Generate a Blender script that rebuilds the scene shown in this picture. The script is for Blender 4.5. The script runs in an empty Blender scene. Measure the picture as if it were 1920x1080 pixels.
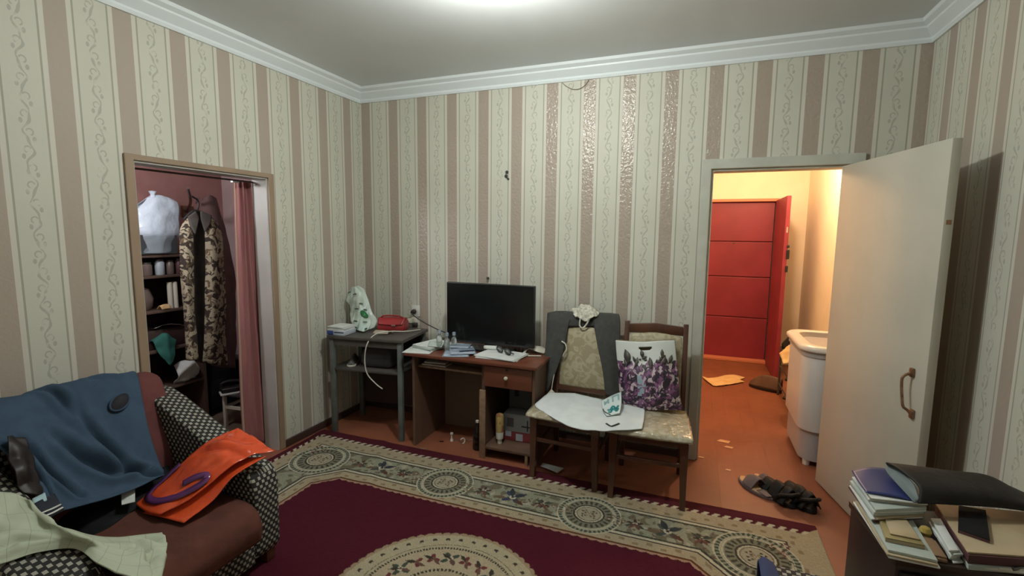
import bpy, bmesh, math, random
import numpy as np
from mathutils import Vector, Matrix, noise
random.seed(7)
PI = math.pi
SC = bpy.context.scene
COL = SC.collection

# ------------------------------------------------------------------ camera
cam_d = bpy.data.cameras.new('camera'); cam = bpy.data.objects.new('camera', cam_d); COL.objects.link(cam)
yaw, pitch, roll = .3655, -.1141, .0102
fw = Vector((-math.sin(yaw)*math.cos(pitch), math.cos(yaw)*math.cos(pitch), math.sin(pitch)))
rt = Vector((math.cos(yaw), math.sin(yaw), 0)); up = rt.cross(fw)
r2 = rt*math.cos(roll)+up*math.sin(roll); u2 = up*math.cos(roll)-rt*math.sin(roll)
R = Matrix((r2, u2, -fw)).transposed().to_4x4()
cam.matrix_world = Matrix.Translation((2.7518, -3.4873, 1.583)) @ R
cam_d.sensor_width = 36; cam_d.lens = 36*892.95/1920; cam_d.clip_start = .03
SC.camera = cam
# ------------------------------------------------------------------ world, lamps, exposure
SC.view_settings.view_transform = 'Standard'; SC.view_settings.look = 'None'
SC.view_settings.exposure = 0.0; SC.view_settings.gamma = 1; SC.view_settings.use_curve_mapping = False
w = bpy.data.worlds.new('night'); SC.world = w; w.use_nodes = True
w.node_tree.nodes['Background'].inputs[0].default_value = (.5, .6, .6, 1)
w.node_tree.nodes['Background'].inputs[1].default_value = .02
def lamp(name, loc, e, col, r):
    d = bpy.data.lights.new(name, 'POINT'); d.energy = e; d.color = col; d.shadow_soft_size = r
    o = bpy.data.objects.new(name, d); o.location = loc; COL.objects.link(o)
lamp('room_ceiling_light', (1.87, -1.52, 2.65), 64, (.97, 1.0, .93), .045)
lamp('pantry_added_fill', (-.42, -1.80, 1.98), 26, (.95, .97, 1.0), .06)  # added fill out of view, brightens the pantry shelves the room lamp leaves dark
lamp('hall_ceiling_light', (3.45, 1.55, 2.40), 68, (1.0, .68, .41), .05)

# ------------------------------------------------------------------ material helpers
class E:                                            # a tiny expression over shader sockets
    def __init__(s, nt, k): s.nt, s.k = nt, k
    def m(s, op, *a):
        n = s.nt.nodes.new('ShaderNodeMath'); n.operation = op
        for i, v in enumerate((s,)+a):
            if isinstance(v, E): s.nt.links.new(v.k, n.inputs[i])
            else: n.inputs[i].default_value = v
        return E(s.nt, n.outputs[0])
    def __add__(s, o): return s.m('ADD', o)
    __radd__ = __add__
    def __sub__(s, o): return s.m('SUBTRACT', o)
    def __rsub__(s, o): return (s*-1)+o
    def __mul__(s, o): return s.m('MULTIPLY', o)
    __rmul__ = __mul__
    def __truediv__(s, o): return s.m('DIVIDE', o)
    def sin(s): return s.m('SINE')
    def frac(s): return s.m('FRACT')
    def floor(s): return s.m('FLOOR')
    def abs(s): return s.m('ABSOLUTE')
    def sqrt(s): return s.m('SQRT')
    def lt(s, o): return s.m('LESS_THAN', o)
    def gt(s, o): return s.m('GREATER_THAN', o)
    def min(s, o): return s.m('MINIMUM', o)
    def max(s, o): return s.m('MAXIMUM', o)
    def mod2(s): return (s*.5).frac().gt(.25)
    def band(s, a, b): return s.gt(a)*s.lt(b)
    def soft(s, a, b):                              # smooth 0..1 between a and b
        n = s.nt.nodes.new('ShaderNodeMapRange'); n.interpolation_type = 'SMOOTHSTEP'
        s.nt.links.new(s.k, n.inputs[0]); n.inputs[1].default_value = a; n.inputs[2].default_value = b
        return E(s.nt, n.outputs[0])
class Ctx:
    def __init__(s, nt): s.nt = nt; s.tc = nt.nodes.new('ShaderNodeTexCoord'); s._x = {}
    def xyz(s, kind='Object'):
        if kind not in s._x:
            n = s.nt.nodes.new('ShaderNodeSeparateXYZ'); s.nt.links.new(s.tc.outputs[kind], n.inputs[0])
            s._x[kind] = [E(s.nt, n.outputs[i]) for i in range(3)]
        return s._x[kind]
    def noise(s, scale=5, detail=3, kind='Object', rough=.5, sc=None, dist=0):
        n = s.nt.nodes.new('ShaderNodeTexNoise'); n.inputs['Scale'].default_value = scale
        n.inputs['Detail'].default_value = detail; n.inputs['Roughness'].default_value = rough
        n.inputs['Distortion'].default_value = dist
        if sc:
            mp = s.nt.nodes.new('ShaderNodeMapping'); mp.inputs['Scale'].default_value = sc
            s.nt.links.new(s.tc.outputs[kind], mp.inputs[0]); s.nt.links.new(mp.outputs[0], n.inputs[0])
        else: s.nt.links.new(s.tc.outputs[kind], n.inputs[0])
        return E(s.nt, n.outputs[0])
    def voro(s, scale=10, kind='Object', feature='F1'):
        n = s.nt.nodes.new('ShaderNodeTexVoronoi'); n.feature = feature; n.inputs['Scale'].default_value = scale
        s.nt.links.new(s.tc.outputs[kind], n.inputs[0]); return E(s.nt, n.outputs[0])
    def voroc(s, scale=10, kind='Object'):
        n = s.nt.nodes.new('ShaderNodeTexVoronoi'); n.inputs['Scale'].default_value = scale
        s.nt.links.new(s.tc.outputs[kind], n.inputs[0])
        q = s.nt.nodes.new('ShaderNodeSeparateColor'); s.nt.links.new(n.outputs['Color'], q.inputs[0])
        return E(s.nt, q.outputs[0])
    def mix(s, f, a, b):
        n = s.nt.nodes.new('ShaderNodeMix'); n.data_type = 'RGBA'
        for i, v in ((0, f), (6, a), (7, b)):
            if isinstance(v, E): s.nt.links.new(v.k, n.inputs[i])
            elif i == 0: n.inputs[0].default_value = v
            else: n.inputs[i].default_value = (*v, 1)
        return E(s.nt, n.outputs[2])
    def attr(s, name):
        n = s.nt.nodes.new('ShaderNodeAttribute'); n.attribute_name = name; return E(s.nt, n.outputs['Color'])
def mat(name, col, rough=.6, metal=0, spec=.5, bump=None, bd=.002, trans=0, coat=0, alpha=1, sheen=0, sub=0):
    m = bpy.data.materials.new(name); m.use_nodes = True; nt = m.node_tree; b = nt.nodes['Principled BSDF']
    c = Ctx(nt)
    def put(inp, v):
        if callable(v): v = v(c)
        if isinstance(v, E): nt.links.new(v.k, b.inputs[inp])
        elif isinstance(v, tuple): b.inputs[inp].default_value = (*v, 1)
        else: b.inputs[inp].default_value = v
    put('Base Color', col); put('Roughness', rough); put('Metallic', metal); put('Specular IOR Level', spec)
    put('Transmission Weight', trans); put('Coat Weight', coat); put('Alpha', alpha); put('Sheen Weight', sheen)
    if bump:
        n = nt.nodes.new('ShaderNodeBump'); n.inputs['Strength'].default_value = 1; n.inputs['Distance'].default_value = bd
        nt.links.new(bump(c).k, n.inputs['Height']); nt.links.new(n.outputs[0], b.inputs['Normal'])
    return m
def vary(a, b, scale=6, detail=4, sc=None, lo=.35, hi=.65):
    return lambda c: c.mix(c.noise(scale, detail, sc=sc).soft(lo, hi), a, b)

# ------------------------------------------------------------------ mesh helpers
def bx(bm, x0, x1, y0, y1, z0, z1, bev=0, seg=2, M=None):
    vs = [bm.verts.new((x, y, z)) for x in (x0, x1) for y in (y0, y1) for z in (z0, z1)]
    fs = [bm.faces.new([vs[i] for i in q]) for q in ((0,1,3,2),(4,6,7,5),(0,4,5,1),(2,3,7,6),(0,2,6,4),(1,5,7,3))]
    if bev:
        es = list({e for f in fs for e in f.edges})
        r = bmesh.ops.bevel(bm, geom=es, offset=bev, segments=seg, profile=.5, affect='EDGES')
        vs = list({v for f in r['faces'] for v in f.verts} | {v for v in vs if v.is_valid})
    if M is not None:
        vs = [v for v in vs if v.is_valid]; bmesh.ops.transform(bm, matrix=M, verts=vs)
    return bm
def box(*a, **k): return bx(bmesh.new(), *a, **k)
def cbox(c, s, rz=0, bev=0, rx=0, ry=0):            # box by centre of its underside, size, turn
    M = Matrix.Translation(c) @ Matrix.Rotation(rz, 4, 'Z') @ Matrix.Rotation(ry, 4, 'Y') @ Matrix.Rotation(rx, 4, 'X')
    return box(-s[0]/2, s[0]/2, -s[1]/2, s[1]/2, 0, s[2], bev=bev, M=M)
def cr(p0, p1, p2, p3, t):
    return .5*((2*p1)+(p2-p0)*t+(2*p0-5*p1+4*p2-p3)*t*t+(3*p1-p0-3*p2+p3)*t**3)
def spline(pts, n):
    P = [Vector(p) for p in pts]; k = len(P)-1; out = []
    if k == 0: return P
    for i in range(n+1):
        f = i/n*k; j = min(int(f), k-1)
        out.append(cr(P[j-1] if j else 2*P[0]-P[1], P[j], P[j+1], P[j+2] if j+2 <= k else 2*P[k]-P[k-1], f-j))
    return out
def tube(bm, pts, r, seg=8, n=None, cap=True):
    P = spline(pts, n) if n else [Vector(p) for p in pts]; L = len(P); rings = []; pn = None
    for i, p in enumerate(P):
        t = (P[min(i+1, L-1)]-P[max(i-1, 0)]).normalized()
        if pn is None: pn = t.orthogonal().normalized()
        pn = (pn-t*pn.dot(t)).normalized(); b = t.cross(pn)
        rr = r(i/(L-1)) if callable(r) else r
        rings.append([bm.verts.new(p+(pn*math.cos(a)+b*math.sin(a))*rr) for a in (2*PI*j/seg for j in range(seg))])
    for A, B in zip(rings, rings[1:]):
        for j in range(seg): bm.faces.new((A[j], A[(j+1) % seg], B[(j+1) % seg], B[j]))
    if cap: bm.faces.new(rings[0][::-1]); bm.faces.new(rings[-1])
    return bm
def lathe(bm, prof, M=None, seg=20):
    vs = []; rings = []
    for r, z in prof:
        ring = [bm.verts.new((max(r, .0004)*math.cos(2*PI*j/seg), max(r, .0004)*math.sin(2*PI*j/seg), z)) for j in range(seg)]
        rings.append(ring); vs += ring
    for A, B in zip(rings, rings[1:]):
        for j in range(seg): bm.faces.new((A[j], A[(j+1) % seg], B[(j+1) % seg], B[j]))
    bm.faces.new(rings[0][::-1]); bm.faces.new(rings[-1])
    if M is not None: bmesh.ops.transform(bm, matrix=M, verts=vs)
    return bm
def prism(poly, axis, a, b, bev=0, seg=2):           # 2D outline pushed along an axis
    bm = bmesh.new()
    def v(p, h): return {'x': (h, p[0], p[1]), 'y': (p[0], h, p[1]), 'z': (p[0], p[1], h)}[axis]
    A = [bm.verts.new(v(p, a)) for p in poly]; B = [bm.verts.new(v(p, b)) for p in poly]; n = len(poly)
    bm.faces.new(A); bm.faces.new(B[::-1])
    for i in range(n): bm.faces.new((A[i], B[i], B[(i+1) % n], A[(i+1) % n]))
    bmesh.ops.recalc_face_normals(bm, faces=bm.faces)
    if bev: bmesh.ops.bevel(bm, geom=list(bm.edges), offset=bev, segments=seg, profile=.5, affect='EDGES')
    return bm
def slab(P4, h, bev=0, M=None):                        # a flat stack given by the four corners of its top, h thick
    bm = bmesh.new(); A = [bm.verts.new(p) for p in P4]; B = [bm.verts.new((p[0], p[1], p[2]-h)) for p in P4]
    bm.faces.new(A); bm.faces.new(B[::-1])
    for i in range(4): bm.faces.new((A[i], B[i], B[(i+1) % 4], A[(i+1) % 4]))
    bmesh.ops.recalc_face_normals(bm, faces=bm.faces)
    if bev: bmesh.ops.bevel(bm, geom=list(bm.edges), offset=bev, segments=2, profile=.5, affect='EDGES')
    return bm
def rrect(x0, x1, y0, y1, r, n=5):
    out = []
    for cx, cy, a0 in ((x1-r, y1-r, 0), (x0+r, y1-r, PI/2), (x0+r, y0+r, PI), (x1-r, y0+r, 1.5*PI)):
        out += [(cx+r*math.cos(a0+PI/2*i/n), cy+r*math.sin(a0+PI/2*i/n)) for i in range(n+1)]
    return out
def surf(ctrl):                                       # smooth surface through a grid of points
    C = [[Vector(p) for p in row] for row in ctrl]; nr, nc = len(C)-1, len(C[0])-1
    def one(P, f):
        k = len(P)-1; f = min(max(f*k, 0), k); j = min(int(f), k-1)
        return cr(P[j-1] if j else 2*P[0]-P[1], P[j], P[j+1], P[j+2] if j+2 <= k else 2*P[k]-P[k-1], f-j)
    return lambda u, v: one([one(row, u) for row in C], v)
def fold_d(folds, u, v):                                # creases: polylines in (u,v) with depth and width
    d = 0
    for pts, dep, wd in folds:
        best = 9; tb = 0; n = len(pts)-1
        for k in range(n):
            (a, b), (c, e) = pts[k], pts[k+1]; L = (c-a)**2+(e-b)**2; t = max(0, min(1, ((u-a)*(c-a)+(v-b)*(e-b))/L)); q = math.hypot(u-a-t*(c-a), v-b-t*(e-b))
            sd = (c-a)*(v-b)-(e-b)*(u-a)
            if q < best: best = q; tb = (k+t)/n; sg = 1 if sd > 0 else -1
        f = math.sin(PI*min(max(tb, .06), .94))**.5
        d += dep*f*(-math.exp(-(best/wd)**2)+.75*math.exp(-((best-1.9*wd)/(1.3*wd))**2))
    return d
def patch(ctrl, nu=30, nv=30, amp=0, ns=8, seed=0, hole=None, ridge=0, rs=14, folds=()):
    S = surf(ctrl); bm = bmesh.new(); uvl = bm.loops.layers.uv.new('UVMap')
    P = [[S(i/nu, j/nv) for i in range(nu+1)] for j in range(nv+1)]
    G = []
    for j in range(nv+1):
        row = []
        for i in range(nu+1):
            p = P[j][i]
            if amp or ridge or folds:
                n = (P[j][min(i+1, nu)]-P[j][max(i-1, 0)]).cross(P[min(j+1, nv)][i]-P[max(j-1, 0)][i])
                n = n.normalized() if n.length > 1e-9 else Vector((0, 0, 1))
                q = p*ns+Vector((seed, seed*2, 0)); d = amp*noise.noise(q)
                if ridge: d += ridge*(1-2*abs(noise.noise(Vector((p.x*rs+seed, p.y*rs*.7, p.z*rs*.5)))))
                if folds: d += fold_d(folds, i/nu, j/nv)*(-1 if n.z < 0 else 1)
                p = p+n*d
            row.append(bm.verts.new(p))
        G.append(row)
    for j in range(nv):
        for i in range(nu):
            if hole and hole((i+.5)/nu, (j+.5)/nv): continue
            f = bm.faces.new((G[j][i], G[j][i+1], G[j+1][i+1], G[j+1][i]))
            for l, (a, b) in zip(f.loops, ((i, j), (i+1, j), (i+1, j+1), (i, j+1))): l[uvl].uv = (a/nu, b/nv)
    loose = [v for v in bm.verts if not v.link_faces]
    if loose: bmesh.ops.delete(bm, geom=loose, context='VERTS')
    return bm
def ribbon(S, pts, wid, off=.003, n=24, taper=False):              # a printed stroke lying on a surface S, pts in (u,v)
    P = spline([(a, b, 0) for a, b in pts], n); bm = bmesh.new(); L, Rr = [], []
    for i, p in enumerate(P):
        t = (P[min(i+1, n)]-P[max(i-1, 0)]); 
        q = S(p.x, p.y); q2 = S(p.x+t.x*.5, p.y+t.y*.5); d = q2-q
        e = .01; nn = (S(p.x+e, p.y)-S(p.x-e, p.y)).cross(S(p.x, p.y+e)-S(p.x, p.y-e)).normalized()
        if nn.z < 0: nn = -nn
        s = d.cross(nn).normalized()*wid/2*(max(.05, math.sin(PI*i/n)) if taper else 1); o = nn*off
        L.append(bm.verts.new(q+s+o)); Rr.append(bm.verts.new(q-s+o))
    for i in range(n): bm.faces.new((L[i], L[i+1], Rr[i+1], Rr[i]))
    return bm

# ------------------------------------------------------------------ object helpers
BASE = {}
def place(bm, base):
    bmesh.ops.transform(bm, matrix=base.inverted(), verts=bm.verts)
def thing(name, label, cat, loc, rz=0, group=None):
    o = bpy.data.objects.new(name, None); COL.objects.link(o); o.empty_display_size = .1
    o.location = loc; o.rotation_euler = (0, 0, rz); o['label'] = label; o['category'] = cat
    if group: o['group'] = group
    BASE[o.name] = Matrix.Translation(loc) @ Matrix.Rotation(rz, 4, 'Z')
    return o
def finish(name, bm, m, smooth, solid):
    me = bpy.data.meshes.new(name)
    bmesh.ops.recalc_face_normals(bm, faces=bm.faces) if not solid else None
    bm.to_mesh(me); bm.free(); me.materials.append(m)
    if smooth:
        me.polygons.foreach_set('use_smooth', [True]*len(me.polygons))
        if smooth is not True: me.set_sharp_from_angle(angle=math.radians(smooth))
    o = bpy.data.objects.new(name, me); COL.objects.link(o)
    if solid:
        md = o.modifiers.new('thickness', 'SOLIDIFY'); md.thickness = solid; md.offset = 0
    return o
def add(name, bm, m, parent, label=None, smooth=35, solid=0, local=False, kind=None):
    base = BASE[parent.name]
    if not local: place(bm, base)
    o = finish(name, bm, m, smooth, solid); o.parent = parent; BASE[o.name] = base
    if label: o['label'] = label
    if kind: o['kind'] = kind
    return o
def single(name, bm, m, label, cat, group=None, smooth=35, solid=0):
    xs = [v.co for v in bm.verts]
    c = Vector(((min(v.x for v in xs)+max(v.x for v in xs))/2, (min(v.y for v in xs)+max(v.y for v in xs))/2, min(v.z for v in xs)))
    bmesh.ops.translate(bm, vec=-c, verts=bm.verts)
    o = finish(name, bm, m, smooth, solid); o.location = c; o['label'] = label; o['category'] = cat
    if group: o['group'] = group
    BASE[o.name] = Matrix.Translation(c)
    return o
def struct(name, bm, m, smooth=False, parent=None):
    o = finish(name, bm, m, smooth, 0)
    if parent: o.parent = parent
    else: o['kind'] = 'structure'
    BASE[o.name] = Matrix.Identity(4)
    return o
def dup(root, loc, rz, label, group=None):
    r = root.copy(); COL.objects.link(r); r.location = loc; r.rotation_euler = (0, 0, rz); r['label'] = label
    BASE[r.name] = Matrix.Translation(loc) @ Matrix.Rotation(rz, 4, 'Z')
    if group: r['group'] = group
    for ch in list(root.children):
        c = ch.copy(); COL.objects.link(c); c.parent = r; BASE[c.name] = BASE[r.name]
        for g in ch.children:
            d = g.copy(); COL.objects.link(d); d.parent = c; BASE[d.name] = BASE[r.name]
    return r
def text_bm(body, size, M, ext=.0006):
    cu = bpy.data.curves.new('lettering', 'FONT'); cu.body = body; cu.size = size; cu.extrude = ext; cu.align_x = 'CENTER'; cu.align_y = 'CENTER'
    o = bpy.data.objects.new('lettering', cu); COL.objects.link(o)
    me = bpy.data.meshes.new_from_object(o.evaluated_get(bpy.context.evaluated_depsgraph_get()))
    bm = bmesh.new(); bm.from_mesh(me); bmesh.ops.transform(bm, matrix=M, verts=bm.verts)
    bpy.data.objects.remove(o); bpy.data.curves.remove(cu); bpy.data.meshes.remove(me)
    return bm

# ------------------------------------------------------------------ materials
def wallpaper(axis, start, period, gloss=0):
    def col(c):
        x, y, z = c.xyz(); u = (x, y)[axis]
        t = ((u-start)/period).frac()*.277
        pan = t.band(.112, .252); brown = t.lt(.086)
        dark = t.band(.106, .114).max(t.band(.249, .257))
        nz = c.noise(16, 2)
        s = t-.1815
        ph = ((u-start)/period).floor()*1.7
        vv = z+ph*.21
        cur = (vv*41).sin()*.014+(vv*97+1.3).sin()*.0035+(nz-.5)*.012
        stem = (s-cur).abs().lt((vv*82+.7).sin()*.0018+.0048)
        def curl(off, sgn):
            q = (vv/.1532-off).frac()*.1532-.0766
            dx = s+sgn*.006; r = (dx*dx+q*q*.8).sqrt()
            return (r-.0125).abs().lt(.0030)*(dx*sgn*-1+q*.9).gt(-.008)
        def bud(off, sgn):
            q = (vv/.1532-off).frac()*.1532-.0766; dx = s-sgn*.021
            return (dx*dx+q*q*.35).lt(.000050)
        vine = stem.max(curl(-.25, 1)).max(curl(.25, -1)).max(bud(.05, 1)).max(bud(-.45, -1))
        vine = vine*c.noise(24, 2).soft(.30, .52)*pan
        base = c.mix(brown, (.64, .62, .545), (.42, .358, .298))
        base = c.mix(pan, base, (.60, .60, .515))
        base = c.mix(dark, base, (.37, .36, .29))
        base = c.mix(vine*.50, base, (.27, .275, .225))
        lines = (u*1500).sin()*.5+.5
        base = c.mix(lines*brown*.22, base, (.34, .275, .23))
        return c.mix(c.noise(2.2, 4).soft(.4, .8)*.14, base, (.34, .30, .24))
    def rough(c):
        x, y, z = c.xyz(); t = (((x, y)[axis]-start)/period).frac()*.277
        return t.lt(.086)*(c.noise(60, 2)*.10-(.44 if gloss else .08))+.60
    def bump(c):
        x, y, z = c.xyz(); t = (((x, y)[axis]-start)/period).frac()*.277
        return t.lt(.086)*c.noise(50, 2)*(1.7 if gloss else .5)+c.noise(170, 2)*.2
    return mat('wallpaper', col, rough, spec=.45, bump=bump, bd=.0032)
M = {}
M['wp_back'] = wallpaper(0, .015, .277, 1)
M['wp_left'] = wallpaper(1, -2.148, .2765)
M['wp_right'] = wallpaper(1, -.538, .263)
M['ceiling'] = mat('ceiling paint', vary((.70, .73, .74), (.75, .78, .79), 1.2), .38, spec=.4)
M['crown'] = mat('white moulding', (.76, .82, .84), .45)
M['floor'] = mat('painted floor', lambda c: c.mix(c.noise(3, 5).soft(.35, .7)*.6, (.255, .088, .045), (.195, .069, .038)), lambda c: c.noise(9, 3)*.25+.28, bump=lambda c: c.noise(40, 3)*.3+((c.xyz()[0]/.11).frac()-.5).abs().gt(.488)*-1, bd=.0012)
M['floor_pantry'] = mat('brown linoleum', vary((.12, .085, .06), (.17, .12, .085), 5), .55)
M['base'] = mat('dark brown skirting', (.055, .028, .022), .5)
M['hall_wall'] = mat('hall paint', vary((.84, .75, .60), (.79, .70, .55), 2), .6)
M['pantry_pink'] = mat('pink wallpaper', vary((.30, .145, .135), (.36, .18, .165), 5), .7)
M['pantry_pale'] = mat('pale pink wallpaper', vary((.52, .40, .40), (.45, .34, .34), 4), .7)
M['frame_white'] = mat('cream white frame paint', vary((.50, .51, .44), (.55, .56, .49), 9), .42)
M['frame_tan'] = mat('tan casing', vary((.34, .245, .17), (.28, .20, .135), 4, sc=(1, 1, .2)), .5)
M['jamb'] = mat('pale jamb', vary((.50, .49, .46), (.43, .42, .39), 3), .55)
M['door_white'] = mat('ivory door paint', vary((.48, .465, .395), (.53, .51, .435), 2.5), .36)
M['red_door'] = mat('red door paint', vary((.27, .028, .050), (.225, .021, .038), 3), .5)
M['red_trim'] = mat('orange pink trim', (.62, .22, .12), .5)
M['brass'] = mat('worn copper handle', vary((.36, .21, .13), (.22, .13, .08), 40), .35, metal=.8)
M['chrome'] = mat('bright metal', (.7, .7, .68), .22, metal=1)
M['black'] = mat('black plastic', (.012, .012, .013), .4)
M['binbag'] = mat('dark brown film', (.012, .008, .008), .5)
M['blackgloss'] = mat('glossy black', (.008, .008, .009), .12, spec=.6)
M['screen'] = mat('dark screen', (.006, .007, .007), .16, spec=.45)
M['white'] = mat('white plastic', (.68, .69, .66), .35)
M['offwhite'] = mat('aged white plastic', (.60, .57, .48), .4)
M['paper'] = mat('paper', vary((.70, .72, .70), (.62, .65, .64), 12), .65)
M['paper_green'] = mat('pale green paper', vary((.40, .46, .43), (.46, .52, .48), 9), .6)
M['paper_tan'] = mat('tan paper', vary((.46, .37, .24), (.40, .31, .19), 9), .6)
M['wood_dark'] = mat('dark red brown wood', lambda c: c.mix(c.noise(7, 5, sc=(1, 1, .12)).soft(.35, .65), (.062, .024, .014), (.100, .040, .022)), .28, coat=.3)
M['desk'] = mat('red brown laminate', lambda c: c.mix(c.noise(9, 5, sc=(.15, 1, 1)).soft(.35, .65), (.150, .048, .026), (.115, .036, .020)), .33)
M['desk_dark'] = mat('brown laminate side', lambda c: c.mix(c.noise(9, 5, sc=(1, 1, .12)).soft(.35, .65), (.140, .078, .050), (.105, .058, .038)), .45)
M['chip'] = mat('bare chipboard edge', vary((.24, .15, .088), (.19, .115, .066), 30), .7)
M['greyleg'] = mat('grey green paint', vary((.10, .115, .105), (.13, .145, .135), 12), .5)
M['greytop'] = mat('dark grey brown top', vary((.055, .048, .043), (.075, .065, .058), 8), .5)
M['maroonboard'] = mat('dark maroon board', (.045, .022, .020), .6)
def weave(c):
    x, y, z = c.xyz(); g = c.nt.nodes.new('ShaderNodeNewGeometry'); q = c.nt.nodes.new('ShaderNodeSeparateXYZ'); c.nt.links.new(g.outputs['Normal'], q.inputs[0])
    nx, ny, nz = [E(c.nt, q.outputs[i]).abs() for i in range(3)]
    fx = nx.gt(.6); fz = nz.gt(.6)
    a = fx*y+(1-fx)*x; b = fz*y+(1-fz)*z
    r = b/.0185; row = r.floor(); o = row.mod2()*.5
    cell = (a/.0290+o).frac(); rf = r.frac()
    wht = cell.band(.06, .52)*rf.band(.16, .86)
    return c.mix(wht, (.012, .011, .011), (.34, .325, .275))
M['weave'] = mat('black and white woven upholstery', weave, .8, bump=lambda c: c.noise(120, 2), bd=.001)
M['velour'] = mat('brown velour', vary((.110, .040, .028), (.080, .030, .022), 7), .9, spec=.2, bump=lambda c: c.noise(14, 3), bd=.006)
M['throw'] = mat('maroon throw', vary((.135, .045, .043), (.095, .032, .032), 9), .9, spec=.2)
M['bluecloth'] = mat('slate blue cloth', vary((.046, .078, .122), (.037, .064, .104), 14), .9, spec=.2, bump=lambda c: c.noise(220, 2), bd=.0006)
M['neckshade'] = mat('painted shade in the neck', (.018, .016, .022), .9)  # shade of the neck hole put into the colour
M['blackcloth'] = mat('black cloth', vary((.008, .008, .010), (.013, .012, .014), 14), .85, spec=.2)
M['navy'] = mat('navy knit', (.010, .015, .028), .85)
def check(c):
    u, v, _ = c.xyz('UV'); a = (u*11).frac(); b = (v*5).frac()
    ln = a.lt(.05).max(b.lt(.05)*.6)
    return c.mix(ln*.55, (.46, .51, .39), (.25, .28, .21))
M['check'] = mat('cream checked cloth', check, .85)
M['orange'] = mat('orange plastic film', vary((.68, .085, .024), (.62, .070, .020), 6), .10, spec=.6, bump=lambda c: c.noise(9, 3), bd=.016)
M['purple'] = mat('purple print', (.11, .030, .12), .2)
M['paleblue'] = mat('pale blue paper', (.36, .52, .58), .6)
M['grey_wool'] = mat('grey wool', vary((.052, .053, .048), (.040, .041, .037), 30), .9, bump=lambda c: c.noise(260, 2), bd=.0006)
M['lace'] = mat('white lace', vary((.66, .64, .55), (.40, .39, .32), 60, 2), .8)
M['cotton'] = mat('white cotton', vary((.66, .70, .70), (.60, .64, .65), 12), .8)
def damask(c):
    n = c.noise(16, 3, dist=1.5).soft(.46, .56)
    return c.mix(n, (.31, .265, .165), (.42, .37, .25))
M['damask'] = mat('gold damask', damask, .55, bump=lambda c: c.noise(16, 3, dist=1.5), bd=.002)
M['damask_film'] = mat('damask under clear film', lambda c: c.mix(c.noise(18, 3, dist=1.2).soft(.46, .58), (.36, .315, .21), (.45, .41, .31)), .2, coat=1, bump=lambda c: c.noise(24, 4), bd=.010)
def floral(c):
    u, v, _ = c.xyz('UV')
    n1 = c.noise(9, 4, 'UV', dist=.8); n2 = c.noise(10, 4, 'UV', dist=1.2); vc = c.voroc(13, 'UV'); e = c.voro(13, 'UV')
    body = c.mix(n1.soft(.42, .58), (.075, .022, .065), (.21, .085, .19))
    body = c.mix(n2.soft(.47, .51), body, (.022, .016, .026))
    body = c.mix((c.noise(13, 4, 'UV', dist=.8).soft(.55, .59)*.9), body, (.50, .42, .43))
    body = c.mix((u-.40).abs().lt(.07)*v.band(.45, .72)*n2.gt(.47)*.8, body, (.30, .40, .46))
    edge = v+(n1-.5)*.35
    top = edge.lt(.30)
    return c.mix(top, body, (.60, .63, .60))
M['floral'] = mat('white and purple floral film', floral, .3, bump=lambda c: c.noise(10, 2), bd=.004)
M['slot'] = mat('shade inside slot', (.10, .07, .03), .8)
M['teal'] = mat('teal print', (.01, .22, .24), .4)
M['teal_pale'] = mat('pale teal print', (.28, .46, .48), .4)
M['bag_white'] = mat('white film', (.62, .70, .70), .3)
def camo(c):
    n = c.noise(18, 4, dist=1.0); n2 = c.noise(26, 3, dist=.8)
    b = c.mix(n.soft(.47, .50), (.034, .022, .017), (.36, .31, .22))
    return c.mix(n2.soft(.56, .60), b, (.13, .085, .05))
M['camo'] = mat('camouflage print cloth', camo, .85)
M['lining'] = mat('grey brown lining', vary((.085, .072, .066), (.065, .055, .05), 9), .85)
M['robe'] = mat('dull brown cloth', vary((.125, .070, .066), (.095, .052, .05), 7), .9)
M['curtain'] = mat('dusty pink curtain', vary((.30, .120, .118), (.25, .095, .095), 6, sc=(1, 1, .2)), .85)
M['curtain_edge'] = mat('pale curtain hem', (.40, .26, .20), .85)
M['pbag'] = mat('milky plastic film', (.70, .80, .92), .25, alpha=lambda c: c.xyz()[2].soft(.13, .19)*.62+.20, bump=lambda c: c.noise(14, 3), bd=.01)
M['greybox'] = mat('grey cardboard', (.11, .115, .12), .7)
M['inner_box'] = mat('dark grey cardboard', (.040, .044, .048), .7)
M['bluebox'] = mat('blue and white carton', lambda c: c.mix(c.xyz()[0].lt(-.02), (.50, .55, .62), (.035, .09, .34)), .45)
M['navyprint'] = mat('navy print', (.01, .02, .06), .5)
def print_bag(c):
    return c.mix(c.noise(5, 3).soft(.4, .7), (.58, .66, .60), (.40, .52, .48))
M['printbag'] = mat('pale green white film', print_bag, .3, bump=lambda c: c.noise(18, 3), bd=.008)
M['green'] = mat('green print', (.02, .17, .06), .4)
M['darkprint'] = mat('dark print', (.05, .07, .06), .5)
M['redleather'] = mat('red leatherette', vary((.30, .022, .025), (.24, .018, .02), 9), .32)
M['beigebag'] = mat('beige cloth', (.36, .30, .23), .8)
M['blackleather'] = mat('black leather', vary((.012, .011, .011), (.016, .015, .014), 30), .58, spec=.25, bump=lambda c: c.noise(60, 3), bd=.001)
M['cable'] = mat('white cable', (.55, .54, .47), .5)
M['glass'] = mat('clear glass', (.85, .90, .88), .05, trans=.85)
M['clearfilm'] = mat('clear film wrap', vary((.42, .50, .60), (.30, .37, .48), 14), .12, alpha=.8, bump=lambda c: c.noise(25, 3), bd=.01)
M['paleglass'] = mat('blue printed paper', vary((.36, .42, .55), (.55, .60, .66), 12), .5)
M['darkglass'] = mat('dark brown bottle plastic', (.010, .006, .005), .1, spec=.6)
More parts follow.
